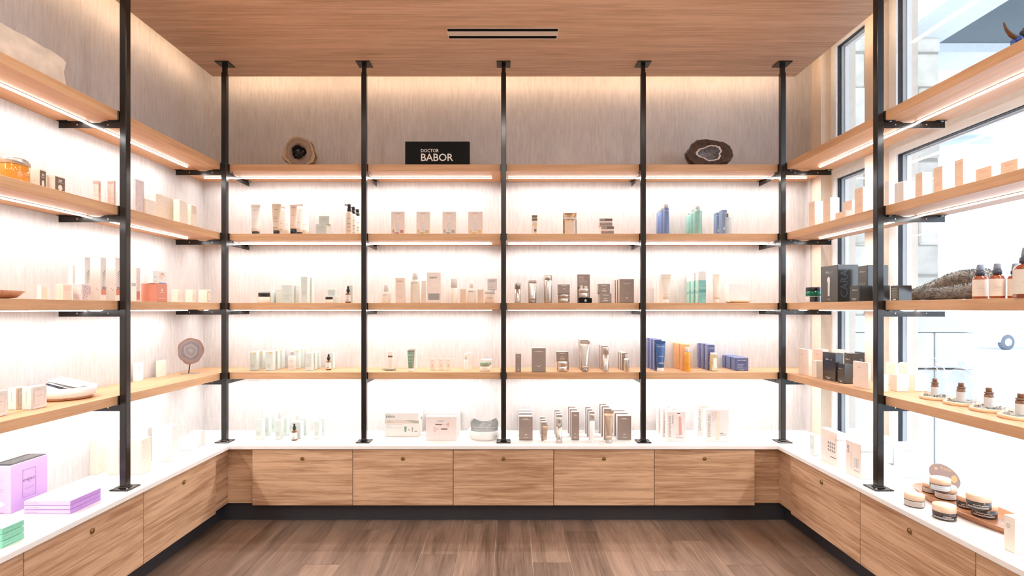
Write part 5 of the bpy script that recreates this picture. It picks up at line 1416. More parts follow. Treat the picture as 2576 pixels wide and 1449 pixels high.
for k, (pf, pn, ps, nm) in enumerate(((227, 213, 188, 'left'), (267, 253, 227, 'middle'), (304, 290, 267, 'right'))):
    carton(SW(3, pf, pn, ps, 646 + k * 0.5, X=1.85), 'white', 'tall white carton with black fern print, %s of three, %s' % (nm, W), fern, group=GL)
carton(SW(3, 190, 182, 172, 668, X=1.90), 'white', 'plain white carton behind the fern cartons, ' + W, group=GL)
carton(SW(3, 353, 343, 331, 674, X=1.80), 'pink_lilac', 'white carton with coral and leaf print right of the post, ' + W, [('b', 0.1, 0.9, 0.05, 0.3, 'coral'), ('b', 0, 0.9, 0.45, 0.55, 'pouch_grey', 'left'), ('b', 0, 1, 0.985, 1, 'gold_cream', 'left')] + leafy(6, 'leaf_ink', 'front', 1.0, (0.1, 0.7, 0.1, 0.7)), group=GL)
P = SW(3, 421, 394, 355, 713.5, X=1.75)
carton(P, 'coral', 'coral orange carton with white print, ' + W, [('p', [(0.40, 0.60), (0.60, 0.60), (0.50, 0.76)], 'blush'), ('b', 0.3, 0.7, 0.52, 0.535, 'ink_white'), ('b', 0.2, 0.8, 0.18, 0.2, 'blush')], group=GL, sides='coral')
P2 = SW(3, 419, 385, 368, 680, X=1.76, z0=Z[3] + P[5] + 0.0015)
carton(P2, 'white', 'white carton with a face picture on the coral carton, ' + W, [('p', [(0.62 + 0.16 * math.cos(a), 0.58 + 0.26 * math.sin(a)) for a in [i * math.pi / 8 for i in range(16)]], 'blush'), ('p', [(0.50, 0.62), (0.60, 0.86), (0.76, 0.84), (0.84, 0.55), (0.74, 0.72), (0.58, 0.74)], 'rose'), ('b', 0.44, 0.95, 0.0, 0.09, 'blue_mid'), ('b', 0.08, 0.24, 0.48, 0.52, 'ink_grey'), ('b', 0.05, 0.3, 0.15, 0.18, 'ink_pink')], group=GL)
for k, (pf, pn, ps, pt, nm) in enumerate(((458, 448, 431, 728.5, 'left'), (494, 484, 467, 729, 'middle'), (530.5, 521, 499, 729, 'right'))):
    carton(SW(3, pf, pn, ps, pt, X=1.79), 'cream_pale', 'mini white carton, %s of three near the corner, %s' % (nm, W), [('b', 0.1, 0.9, 0.1, 0.7, 'blush')] + (frame_lines(0.15, 0.85, 0.12, 0.85, 0.03, 'ink') if k == 2 else leafy(3, 'ink', 'front', 1.2, (0.0, 0.2, 0.1, 0.5))), group=GL)
# ---- fourth shelf
W = 'fourth shelf, left wall'
mb_ = frame_lines(0.18, 0.84, 0.16, 0.84, 0.009, 'ink_grey') + [('b', 0.19, 0.83, 0.17, 0.83, 'pink_lilac'), ('b', 0.33, 0.40, 0.57, 0.59, 'ink_grey'), ('b', 0.42, 0.47, 0.575, 0.595, 'ink_grey'), ('b', 0.52, 0.58, 0.58, 0.60, 'ink_grey'), ('b', 0.60, 0.68, 0.58, 0.60, 'ink_grey'), ('b', 0.45, 0.57, 0.52, 0.532, 'ink_mid'), ('b', 0.46, 0.54, 0.27, 0.275, 'ink_mid')] + [('b', 0.46, 0.54, 0.36 + 0.07 * i, 0.40 + 0.07 * i, 'ink_mid', 'left') for i in range(7)]
for k, (pf, pn, ps, pt, pb, nm, key) in enumerate(((118, 78, 55, 975, 1031.5, 'right', 'marble_card'), (72, 40, 19.5, 977, 1031.5, 'middle', 'marble_yellow'), (19, -24, -52, 988, 1053, 'left', 'marble_card'))):
    carton(SW(4, pf, pn, ps, pt, pybase=pb), key, 'marbled carton with framed label, %s of three, %s' % (nm, W), mb_, group=GL, sides='white')
carton(SW(4, 60, 24, 5, 968, pybase=1016), 'white', 'plain pale carton behind the marbled cartons, ' + W, group=GL)
Yb = depth_of(4, 1005)
Xb = wx(178, Yb) - 0.045
o = base('serving_bowl', 'round white bowl with wooden base holding booklets, ' + W, 'bowl', (Xb, Yb + 0.03, Z[4], 0), GL)
Rb = 0.108
lathe_part('body', [(Rb * 0.80, 0.006), (Rb * 0.95, 0.016), (Rb, 0.052), (Rb * 0.96, 0.052), (Rb * 0.90, 0.018), (0, 0.012)], 'white', o, 36)
lathe_part('wooden_base', [(Rb * 0.80, 0), (Rb * 0.88, 0.004), (Rb * 0.84, 0.009), (Rb * 0.5, 0.009)], 'bowl_wood', o, 36)
for k, (ang, tilt, key, nm) in enumerate(((0.5, 0.42, 'booklet_dark', 'dark'), (0.35, 0.34, 'booklet_pale', 'pale grey'), (0.2, 0.26, 'white', 'white'))):
    s = MB().box(-0.06, 0.06, -0.045, 0.045, 0, 0.0025, key, 0.0004).obj('booklet', None, (Xb + 0.006 * k, Yb + 0.025 + 0.004 * k, Z[4] + 0.048 + 0.0105 * k))
    s.rotation_euler = (0.10, tilt, ang)
    tag(s, '%s booklet lying in the white serving bowl, %s' % (nm, W), 'booklet', 'booklets in the serving bowl')
    MB().box(-0.05, 0.05, -0.036, 0.036, 0.0026, 0.003, 'booklet_pale' if k != 1 else 'white').obj('cover_panel', s)
for k, (px, pb, nm) in enumerate(((389, 936, 'left'), (410, 934, 'middle'), (431, 931, 'right'))):
    Yv = depth_of(4, pb)
    bottle((wx(px, Yv), Yv + 0.02, Z[4], 0), 8.5 * Yv / F, wz(878, Yv) - Z[4], 'white', 'white bottle with white cap, %s of three, %s' % (nm, W), 'white', 0.55, 0.72, 0.6, group=GL, labelkey='white_matt')
carton(SW(4, 418, 400, 392, 908, pybase=949), 'cream_pale', 'pale cream carton before the white bottles, ' + W, group=GL)
carton(SW(4, 360, 340, 334, 915, pybase=960), 'white', 'small white carton with fine print, ' + W, lines(0.3, 0.7, 0.5, 0.9, 3, 'ink_mid', fill=0.2), group=GL)
# agate disc on a stand
Ya = depth_of(4, 940)
xa = wx(480, Ya)
o = base('agate_stand', 'round grey agate slice on a thin metal stand, left wall', 'agate slice', (xa, Ya, Z[4], 0.30), GL)
ra = 0.074
za = wz(883, Ya) - Z[4]
n = 48
pr = [ra * (1 + 0.025 * math.sin(3 * a) + 0.02 * math.sin(7 * a + 1) + R.uniform(-0.012, 0.012)) for a in [2 * math.pi * i / n for i in range(n)]]
v = [(pr[i] * 0.93 * math.cos(2 * math.pi * i / n), y, pr[i] * 1.06 * math.sin(2 * math.pi * i / n)) for y in (-0.004, 0.004) for i in range(n)]
f = [tuple(range(n)), tuple(reversed(range(n, 2 * n)))] + [(i + n, (i + 1) % n + n, (i + 1) % n, i) for i in range(n)]
d_ = MB().add(v, f, 'agate_disc').obj('slice', o, (0, 0, za))
d_.rotation_euler = (0, 0.12, 0)
MB().tube([(-0.012, 0.002, 0.004), (-0.004, 0.002, za - ra * 0.98)], 0.003, 'black_metal', 8).obj('rod', o)
MB().box(-0.052, 0.040, -0.02, 0.024, 0, 0.004, 'silver_dark', 0.0006).obj('foot', o)
# ---- counter, left
W = 'counter, left wall'
kn = frame_lines(0.30, 0.66, 0.24, 0.82, 0.005, 'ink', ar=1.0) + [('t', 'KNESKO', 0.48, 0.60, 0.052, 'ink'), ('t', 'SKIN', 0.48, 0.545, 0.02, 'ink'), ('t', 'FACE MASK', 0.48, 0.42, 0.03, 'ink_grey'), ('b', 0.34, 0.62, 0.29, 0.295, 'ink_grey')]
kn += [('b', 0.2, 0.8, 0.45, 0.455, 'ink_grey', 'left'), ('b', 0.2, 0.8, 0.48, 0.485, 'ink_grey', 'left'), ('b', 0.2, 0.8, 0.51, 0.515, 'ink_grey', 'left'), ('b', 0.15, 0.85, 0.70, 0.704, 'lilac_deep', 'left'),
       ('p', [(0.5 + 0.32 * math.cos(a), 0.20 + 0.075 * math.sin(a)) for a in [i * math.pi / 10 for i in range(20)]], 'ink_white', 'left'), ('p', [(0.3, 0.17), (0.7, 0.17), (0.62, 0.24), (0.38, 0.24)], 'rose', 'left'), ('b', 0.2, 0.8, 0.015, 0.03, 'ink_grey', 'left')]
P = SW(0, 119.5, 27.5, -62, 1172, pybase=1293.5)
x, y, z, w, d, h, rz = P
o = carton(P, 'lilac', 'upright lilac presentation box with open dark top, ' + W, kn, group=GL, sides='lilac_light', flap=False, name='presentation_box', cat='box')
for a, b in ((-d / 2 + 0.003, -0.002), (0.002, d / 2 - 0.003)):
    t = MB().box(-w / 2 + 0.003, w / 2 - 0.003, a, b, h - 0.002, h + 0.0035, 'tray_black', 0.001).obj('tray', o)
    MB().box(-w / 2 + 0.009, w / 2 - 0.009, a + 0.006, b - 0.006, h + 0.0034, h + 0.004, 'charcoal_card').obj('tray_liner', t)
P = SW(0, 254, 177, 60, 1285, pybase=1293.5)
x, y, z, w, d, h, rz = P
hh = (wz(1261.5, depth_of(0, 1293.5)) - Z[0]) / 3
for k, nm in enumerate(('bottom', 'middle', 'top')):
    q = carton((x, y, Z[0] + k * (hh + 0.0006), w, d, hh - 0.0006, rz), 'lilac_deep', 'flat lilac box, %s of the stack of three, %s' % (nm, W), [('b', 0.05, 0.3, 0.45, 0.52, 'ink_grey', 'left'), ('b', 0.4, 0.6, 0.45, 0.52, 'lilac', 'front')], group=GL, sides='lilac_light', top='lilac_light', flap=False, name='flat_box', cat='box')
    if k == 2: MB().box(-0.03, 0.03, -0.004, 0.004, hh - 0.0004, hh, 'lilac').obj('lettering', q)
P = SW(0, 59, 3, -90, 1380, pybase=1380)
x, y, z, w, d, h, rz = P
hh = 0.0205
for k, nm in enumerate(('bottom', 'middle', 'top')):
    carton((x + 0.004 * (1 - k), y + 0.004 * k, Z[0] + k * (hh + 0.0006), w, d, hh - 0.0006, rz), 'green_card', 'flat green box, %s of the stack of three, %s' % (nm, W), [('b', 0.1, 0.4, 0.4, 0.5, 'green_card_top')], group=GL, sides='green_card', top='green_card_top', flap=False, name='flat_box', cat='box')
cr = leafy(14, 'gold_cream', 'left', 0.5, (0.05, 0.9, 0.05, 0.95))
for k, (pf, pn, ps, pt, pb, nm) in enumerate(((268, 245, 211, 1107, 1195, 'left'), (322, 298, 268, 1107, 1195, 'middle'), (381, 356, 322, 1107, 1194, 'right'))):
    carton(SW(0, pf, pn, ps, pt, pybase=pb), 'speckle_cream', 'cream speckled carton, %s of three, %s' % (nm, W), cr + leafy(6, 'gold_cream', 'front', 0.5), group=GL)
wp = leafy(10, 'ink_mid', 'left', 0.55, (0.05, 0.9, 0.05, 0.95)) + leafy(8, 'ink_mid', 'front', 0.55, (0.05, 0.9, 0.05, 0.95))
carton(SW(0, 383, 372, 333, 1077, pybase=1163), 'white', 'tall white carton with grey specks, rear one, ' + W, wp, group=GL)
carton(SW(0, 451, 434, 382, 1072, pybase=1161.5), 'white', 'tall white carton with grey specks, front one, ' + W, wp, group=GL)
carton(SW(0, 498, 486, 450, 1099, pybase=1134), 'white', 'low white carton near the left corner, ' + W, [('b', 0.1, 0.9, 0.96, 1.0, 'pink_pale', 'left')], group=GL)
carton(SW(0, 516, 505, 478, 1086, pybase=1123), 'white', 'white carton behind the low carton near the corner, ' + W, group=GL)

# ================================================================== RIGHT WALL, IN FRONT OF THE WINDOWS
GR = G_RIGHT
# ---- top shelf: horn ornament
Yh = 1.86
o = base('horn_ornament', 'curved brown horn ornament with blue beads on top shelf', 'ornament', (1.875, Yh, Z[1], 0), GR)
def lp(px, py, dy=0.0): return (wx(px, Yh + dy) - 1.875, dy, wz(py, Yh + dy) - Z[1])
for s, nm in ((0, 'a'), (1, 'b')):
    pts = smooth_path([lp(2525, 57), lp(2530, 72), lp(2540, 85), lp(2553, 94), lp(2572, 98), lp(2592, 96)] if s == 0 else [lp(2592, 96), lp(2612, 94), lp(2627, 85), lp(2637, 70), lp(2640, 55)], 5)
    n = len(pts)
    rad = [0.0022 + 0.0055 * min(1, (i if s == 0 else n - 1 - i) / (n * 0.45)) for i in range(n)]
    MB().tube(pts, rad, 'horn', 12).obj('horn', o)
MB().lathe([(0.0, 0.0), (0.02, 0.002), (0.026, 0.02), (0.018, 0.045), (0.02, 0.07), (0.028, 0.085), (0.022, 0.105), (0.0, 0.112)], 'bead_slate', 18, Matrix.Translation((wx(2590, Yh) - 1.875, 0, 0)), True).obj('body', o)
MB().lathe([(0.005, 0.0), (0.004, 0.03), (0.006, 0.06), (0.004, 0.068)], 'gold', 12, Matrix.Translation((wx(2569, Yh) - 1.875, -0.004, 0)), True).obj('gold_stem', o)
sph = lathe([(0.0, -1.0), (0.5, -0.866), (0.866, -0.5), (1.0, 0), (0.866, 0.5), (0.5, 0.866), (0.0, 1.0)], 12)
for k, (px, py, r_) in enumerate(((2549, 112, 6), (2553, 104, 7), (2560, 100, 8), (2556, 110, 7), (2563, 107, 8), (2567, 113, 7), (2548, 119, 6), (2574, 84, 9), (2580, 76, 8))):
    a, b, c = lp(px, py)
    r_ = r_ * Yh / F
    c = max(c, r_)
    MB().add([(a + x * r_, b + y * r_ + 0.006 * math.sin(k * 2.3), c + z * r_) for x, y, z in sph[0]], sph[1], 'bead_blue' if k < 7 else 'bead_slate', True).obj('bead', o)
# ---- second shelf: peach and white cartons
W = 'second shelf, window side'
def alch(txt=True, wide=False):
    s = [('b', 0.0, 1.0, 0.0, 1.0, 'peach_print')]
    s += [('t', 'ALCHIMIE', 0.5, 0.86 if not wide else 0.76, 0.038 if not wide else 0.085, 'ink_pink')] if txt else []
    s += lines(0.15, 0.85, 0.34, 0.5, 3, 'ink_pink', fill=0.15)
    return s + [('b', 0.1, 0.16, 0.03, 0.05, 'ink_grey', 'right')]
XR = 1.775
items = [  # far, near, side, top at near edge, label, style
    (2035, 2049.5, 2070, 506, 'slim peach and white carton nearest the back corner', 'n', None),
    (2073, 2088.5, 2112, 497, 'tall peach carton second from the back corner', 'n', None),
    (2150.5, 2170.5, 2198, 470, 'tall peach carton left of the near post', 'n', None),
    (2303.5, 2320, 2345, 433, 'slim peach carton right of the plain white ones', 'n', None),
    (2349, 2370.5, 2393, 417, 'tall peach carton fourth from the frame edge', 'n', None),
    (2402, 2423, 2453, 399, 'tallest peach carton third from the frame edge', 'n', None),
    (2455, 2494, 2519, 416, 'wide low peach carton second from the frame edge', 'w', None),
    (2518, 2560, 2592, 398, 'wide peach carton at the frame edge', 'w', None)]
for pf, pn, ps, pt, lab, st, _ in items:
    carton(SW(2, pf, pn, ps, pt, X=XR), 'white', lab + ', ' + W, alch(True, st == 'w'), group=GR, sides='white')
P = SW(2, 2102, 2127, 2150, 530, X=1.765)
carton(P, 'white', 'small peach carton, lower of a stack of two, ' + W, alch(False), group=GR)
carton(SW(2, 2120, 2143, 2160, 503, X=1.80, z0=Z[2] + P[5] + 0.001), 'white', 'small peach carton, upper of a stack of two, ' + W, alch(False), group=GR)
carton(SW(2, 2225, 2236, 2245, 455, X=1.80), 'white', 'plain white carton beside the near post, ' + W, group=GR)
carton(SW(2, 2250, 2273, 2302, 455, X=XR), 'white', 'plain white carton with blank front, ' + W, [('b', 0.55, 0.95, 0.05, 0.95, 'frost')], group=GR)
# ---- third shelf
W = 'third shelf, window side'
Yj = (1.78 - CAMX) * F / (2044 - CX)
o = jar((1.79, Yj + 0.01, Z[3], 0), 17 * Yj / F, wz(723, Yj) - Z[3], 'frost', 'black_cap', 'short jar with black lid and emerald band, ' + W, lidf=0.46, group=GR, bandkey='green_metal')
r = 17 * Yj / F; h = wz(723, Yj) - Z[3]
lathe_part('emerald_ring', [(r * 1.01, h * 0.46), (r * 1.01, h * 0.74)], 'green_metal', o, 26)
wrap_label(o, r * 0.995, h * 0.05, h * 0.38, 'charcoal_card', -1.0, 1.0)
dev = [('t', 'efficaz', 0.42, 0.84, 0.045, 'ink_white'), ('t', 'skin', 0.70, 0.84, 0.045, 'ink_mid'), ('b', 0.28, 0.72, 0.795, 0.802, 'ink_mid'), ('t', 'CARA', 0.5, 0.085, 0.028, 'ink_white'), ('b', 0.36, 0.64, 0.05, 0.056, 'ink_mid'),
       ('p', [(0.44, 0.17), (0.54, 0.17), (0.56, 0.60), (0.56, 0.66), (0.48, 0.71), (0.40, 0.66), (0.38, 0.60), (0.43, 0.54)], 'ink_white'), ('b', 0.46, 0.53, 0.2, 0.55, 'frost')]
sidep = [('t', 'CARA', 0.30, 0.5, 0.20, 'booklet_dark', 'right', math.pi / 2), ('b', 0.0, 1.0, 0.97, 0.975, 'booklet_dark', 'right')]
carton(SW(3, 2064.5, 2107.5, 2159, 666.5, X=1.76), 'charcoal_card', 'large black device carton with white wand picture, ' + W, dev + sidep, group=GR)
bk = [('t', 'efficaz', 0.42, 0.84, 0.05, 'ink_white'), ('t', 'skin', 0.74, 0.84, 0.05, 'ink_mid')] + lines(0.1, 0.85, 0.08, 0.55, 14, 'ink_mid', fill=0.25)
carton(SW(3, 2158, 2183, 2235, 667.5, X=1.80), 'charcoal_card', 'large black carton behind the near post, ' + W, bk, group=GR)
sm = [('t', 'efficaz', 0.42, 0.74, 0.075, 'ink_white'), ('b', 0.55, 0.85, 0.70, 0.74, 'ink_mid'), ('b', 0.25, 0.7, 0.15, 0.18, 'ink_white'), ('b', 0.3, 0.65, 0.09, 0.11, 'ink_white')]
carton(SW(3, 2137.5, 2162, 2196, 718.6, X=1.735), 'charcoal_card', 'small black carton before the large ones, ' + W, sm + [('b', 0.0, 1, 0.93, 0.94, 'booklet_dark', 'right')], group=GR)
carton(SW(3, 2205, 2214, 2239, 718.6, X=1.80), 'charcoal_card', 'small black carton just right of the post, ' + W, sm, group=GR)
carton(SW(3, 2240, 2261, 2294, 718.6, X=1.80), 'charcoal_card', 'small black carton with rows of white print, ' + W, lines(0.1, 0.9, 0.2, 0.9, 10, 'ink_mid', fill=0.3) + [('b', 0.3, 0.7, 0.06, 0.13, 'ink_white')], group=GR)
# furry horseshoe neck pillow
o = empty('fur_pillow', (1.85, 2.23, Z[3] + 0.0005))
tag(o, 'grey faux fur horseshoe neck pillow, ' + W, 'pillow', GR)
path = smooth_path([(0.06, 0.30, 0.022), (0.07, 0.22, 0.030), (0.08, 0.12, 0.060), (0.08, 0.03, 0.090), (0.075, -0.06, 0.097), (0.055, -0.15, 0.086), (0.02, -0.215, 0.055), (-0.03, -0.215, 0.036), (-0.07, -0.15, 0.026), (-0.085, -0.07, 0.024), (-0.088, -0.02, 0.022)], 5)
n = len(path)
rad = [0.010 + 0.017 * min(1, min(i, n - 1 - i) / 5.0) ** 0.5 + (0.006 if 22 < i < 38 else 0) for i in range(n)]
rad = [min(r_, p.z - 0.0) for r_, p in zip(rad, path)]
tv, tf = tube(path, rad, 18)
MB().add(tv, tf, 'fur_light', True).obj('body', o)
fur = MB()
rf = random.Random(11)
for q in range(9000):
    fc = rf.choice(tf[:-2])
    a, b, c, d_ = [Vector(tv[i]) for i in fc]
    u, t = rf.random(), rf.random()
    p = a * (1 - u) * (1 - t) + b * u * (1 - t) + c * u * t + d_ * (1 - u) * t
    nrm = (b - a).cross(d_ - a).normalized()
    seg = (d_ - a).normalized()
    i = fc[0] // 18
    nrm = (p - path[min(i, n - 1)]).normalized()
    dr = (nrm * 0.55 + seg * rf.uniform(-0.2, 0.9) + Vector((rf.uniform(-.4, .4), rf.uniform(-.4, .4), rf.uniform(-.3, .3)))).normalized()
    sd = dr.cross(nrm).normalized() * 0.0011
    ln_ = rf.uniform(0.006, 0.013)
    e = p + dr * ln_
    if e.z < 0.001: e.z = 0.001
    fur.add([tuple(p - sd), tuple(p + sd), tuple(e)], [(0, 1, 2)], 'fur_dark' if (rf.random() < 0.55) == (math.sin(i * 0.9) > -0.3) else 'fur_light')
fo = fur.obj('fur', o)
fo['kind'] = 'stuff'
# amber spray bottles
def spray(px, pxw, ptop, X, label, big=1.0):
    Yv = (X - CAMX) * F / (px - CX)
    r, h = pxw / 2 * Yv / F, wz(ptop, Yv) - Z[3]
    o = base('spray_bottle', label, 'bottle', (X, Yv, Z[3], -0.7), GR)
    lathe_part('body', [(r * 0.94, 0), (r, h * 0.012), (r, h * 0.575), (r * 0.85, h * 0.64), (r * 0.5, h * 0.67), (r * 0.48, h * 0.69)], 'amber_red', o, 26)
    wrap_label(o, r * 1.012, h * 0.075, h * 0.56, 'cream_pale', -1.7, 1.7, 18)
    for v_, hw in ((0.30, 0.5), (0.22, 0.3), (0.34, 0.35)): wrap_label(o, r * 1.02, h * v_, h * (v_ + 0.006), 'ink_mid', -hw, hw, 6, 'lettering')
    lathe_part('collar', [(r * 0.62, h * 0.685), (r * 0.62, h * 0.80), (r * 0.5, h * 0.81)], 'booklet_dark', o, 22)
    lathe_part('sprayer', [(r * 0.50, h * 0.805), (r * 0.50, h * 0.87), (r * 0.44, h * 0.985), (r * 0.36, h)], 'sprayer_grey', o, 20)
    return o
spray(2466, 31, 666, 1.775, 'amber spray bottle with cream label, left of the small ones, ' + W)
spray(2509, 31, 663, 1.775, 'amber spray bottle with cream label, middle of the small ones, ' + W)
spray(2555, 31, 663, 1.80, 'amber spray bottle with cream label, right of the small ones, ' + W)
spray(2590, 62, 622, 1.745, 'larger amber spray bottle at the frame edge, ' + W)
# ---- fourth shelf
W = 'fourth shelf, window side'
cs = [('t', 'efficaz', 0.42, 0.80, 0.045, 'ink_grey'), ('b', 0.36, 0.62, 0.06, 0.075, 'gold_cream')]
carton(SW(4, 2009, 2034, 2042, 880, pybase=946), 'blush', 'cream carton nearest the back corner, ' + W, cs, group=GR, sides='cream_pale')
carton(SW(4, 2046, 2070, 2084, 880, pybase=946), 'blush', 'cream carton behind the small cream one, ' + W, cs, group=GR, sides='cream_pale')
carton(SW(4, 2043, 2054, 2069, 908, pybase=951), 'cream', 'small cream carton before two taller ones, ' + W, cs, group=GR, sides='cream')
carton(SW(4, 2092, 2116, 2130, 881, pybase=948), 'cream_pale', 'cream carton behind the black cartons, ' + W, group=GR)
bs_ = [('t', 'efficaz', 0.38, 0.76, 0.05, 'ink_white'), ('t', 'skin', 0.70, 0.76, 0.05, 'ink_mid'), ('b', 0.3, 0.62, 0.10, 0.115, 'ink_white'), ('b', 0.36, 0.58, 0.06, 0.07, 'ink_white')]
carton(SW(4, 2069, 2101.5, 2122, 889.5, pybase=960.5), 'charcoal_card', 'black carton at the front of the black row, ' + W, bs_, group=GR)
carton(SW(4, 2123, 2143, 2164, 890, pybase=952), 'charcoal_card', 'black carton second in the black row, ' + W, bs_, group=GR)
carton(SW(4, 2150, 2183, 2196, 889, pybase=950), 'charcoal_card', 'black carton third in the black row, ' + W, lines(0.15, 0.7, 0.3, 0.75, 6, 'ink_mid', fill=0.3), group=GR)
carton(SW(4, 2107, 2124.5, 2146, 917, pybase=966), 'charcoal_card', 'small black carton before the black row, ' + W, bs_, group=GR)
carton(SW(4, 2146, 2184, 2191, 914, pybase=980), 'blush', 'cream carton between black cartons and the post, ' + W, cs, group=GR, sides='cream_pale')
carton(SW(4, 2228, 2252, 2262, 914, pybase=970), 'blush', 'cream carton behind, just right of the post, ' + W, cs, group=GR, sides='cream_pale')
carton(SW(4, 2262, 2284, 2296, 914, pybase=970), 'blush', 'cream carton behind, second right of the post, ' + W, cs, group=GR, sides='cream_pale')
carton(SW(4, 2205, 2219, 2235, 943, pybase=986), 'cream_pale', 'small cream carton half hidden by the post, ' + W, cs, group=GR, sides='cream_pale')
carton(SW(4, 2239.5, 2256, 2284, 943.5, pybase=985.5), 'cream_pale', 'small cream carton right of the post, ' + W, cs, group=GR, sides='cream_pale')
carton(SW(4, 2286, 2302, 2334, 943.5, pybase=985), 'cream_pale', 'small cream carton beside the glass domes, ' + W, cs, group=GR, sides='cream_pale')
for k, (px, pb, rpx) in enumerate(((2352, 1004, 32), (2418, 1018, 37), (2488, 1034, 39.5), (2569, 1053, 46))):
    Yc = depth_of(4, pb)
    xc = wx(px, Yc)
    nm = ['farthest', 'second', 'third', 'nearest'][k]
    rb = rpx * Yc / F * 0.98
    o = base('wooden_coaster', 'round pale wooden base under the %s glass dome, window side' % nm, 'coaster', (xc, Yc, Z[4], 0.4 * k), GR)
    lathe_part('disc', [(rb * 0.97, 0), (rb, 0.002), (rb, 0.011), (rb * 0.97, 0.0125)], 'coaster_wood', o, 36)
    lathe_part('recess', [(rb * 0.86, 0.0122), (rb * 0.86, 0.013)], 'cream_pale', o, 36)
    pet = MB()
    rp = random.Random(k)
    for q in range(40):
        a, rr_ = rp.uniform(0, 6.28), rb * rp.uniform(0.45, 0.78)
        c = Vector((rr_ * math.cos(a), rr_ * math.sin(a), 0.0138 + rp.uniform(0, 0.006)))
        s_ = rp.uniform(0.003, 0.007)
        d1 = Vector((rp.uniform(-1, 1), rp.uniform(-1, 1), rp.uniform(-.3, .6))).normalized() * s_
        d2 = Vector((rp.uniform(-1, 1), rp.uniform(-1, 1), rp.uniform(-.3, .6))).normalized() * s_ * 0.6
        ps_ = [c - d1, c + d2, c + d1, c - d2]
        pet.add([(p.x, p.y, max(p.z, 0.0133)) for p in ps_], [(0, 1, 2, 3)], 'petal_dry')
    po = pet.obj('dried_petals', o); po['kind'] = 'stuff'
    zb = Z[4] + 0.013
    rv, hv = rb * 0.26, 0.076
    v_ = base('essential_oil_vial', 'small amber vial with white label inside the %s glass dome' % nm, 'vial', (xc, Yc, zb, 0), GR)
    lathe_part('body', [(rv * 0.95, 0), (rv, 0.002), (rv, hv * 0.62), (rv * 0.9, hv * 0.66), (rv * 0.6, hv * 0.70), (rv * 0.6, hv * 0.72)], 'amber', v_, 20)
    wrap_label(v_, rv * 1.02, 0.001, hv * 0.52, 'white_matt', -3.1, 3.1, 24)
    lathe_part('cap_ring', [(rv * 0.95, hv * 0.70), (rv * 0.95, hv * 0.77), (rv * 0.7, hv * 0.78)], 'ink_brown', v_, 20)
    lathe_part('neck', [(rv * 0.62, hv * 0.775), (rv * 0.66, hv * 0.82), (rv * 0.66, hv * 0.96), (rv * 0.56, hv)], 'amber', v_, 20)
    g_ = base('glass_dome', 'clear glass dome with knob, %s of four, window side' % nm, 'dome', (xc, Yc, zb, 0), GR)
    rd, hd = rb * 0.82, 0.135
    lathe_part('bell', [(rd, 0.0), (rd, hd * 0.62), (rd * 0.94, hd * 0.76), (rd * 0.72, hd * 0.90), (rd * 0.35, hd * 0.98), (rd * 0.10, hd)], 'dome_glass', g_, 32)
    lathe_part('knob', [(rd * 0.10, hd), (rd * 0.13, hd + 0.004), (rd * 0.30, hd + 0.012), (rd * 0.30, hd + 0.022), (rd * 0.12, hd + 0.029), (0.0, hd + 0.030)], 'dome_glass', g_, 20)
# ---- counter
W = 'counter, window side'
carton(SW(0, 2037, 2048, 2059, 1096, pybase=1147), 'mint_pale', 'pale mint carton alone near the back corner, ' + W, [('b', 0.2, 0.8, 0.3, 0.5, 'mint')], group=GR, sides='mint')
dots = [('b', 0.45 + 0.12 * i, 0.52 + 0.12 * i, 0.38 + 0.11 * j, 0.45 + 0.11 * j, 'ink_grey') for i in range(4) for j in range(3)]
sd = [('t', 'DERMAFLASH', 0.45, 0.80, 0.045, 'ink_grey', 'right'), ('b', 0.2, 0.6, 0.70, 0.706, 'ink_mid', 'right'), ('b', 0.2, 0.5, 0.45, 0.456, 'ink_mid', 'right'), ('b', 0.2, 0.6, 0.2, 0.206, 'ink_mid', 'right')]
carton(SW(0, 2064.5, 2106, 2129, 1091, pybase=1175.5), 'pink_pale', 'white device carton with rows of small grey pictures, ' + W, dots + [('b', 0.6, 0.95, 0.75, 0.88, 'blush'), ('b', 0.6, 0.95, 0.22, 0.24, 'ink')] + sd, group=GR, sides='white', top='white')
carton(SW(0, 2128, 2165.5, 2203, 1120, pybase=1206), 'pink_pale', 'white device carton with bold vertical letters, ' + W, [('t', 'LUX', 0.16, 0.76, 0.085, 'ink', 'front', math.pi / 2), ('b', 0.3, 0.42, 0.2, 0.7, 'blush'), ('b', 0.55, 0.88, 0.25, 0.58, 'frost'), ('b', 0.6, 0.64, 0.28, 0.55, 'ink_mid'), ('b', 0.7, 0.74, 0.28, 0.55, 'ink_mid'), ('b', 0.8, 0.84, 0.28, 0.55, 'ink_mid'), ('b', 0.55, 0.9, 0.17, 0.19, 'ink_grey')] + sd, group=GR, sides='white', top='white')
carton(SW(0, 2130, 2164, 2196, 1090, pybase=1162), 'white', 'white device carton behind the bold lettered one, ' + W, sd + [('b', 0.6, 0.9, 0.7, 0.85, 'pink_pale')], group=GR)
carton(SW(0, 2204, 2220, 2246, 1100, pybase=1166), 'white', 'white device carton just right of the post, ' + W, sd, group=GR)
carton(SW(0, 2248, 2266, 2311, 1117, pybase=1203), 'white', 'white device carton beside the wooden tray, ' + W, sd + [('b', 0.08, 0.35, 0.2, 0.5, 'frost', 'right')], group=GR)
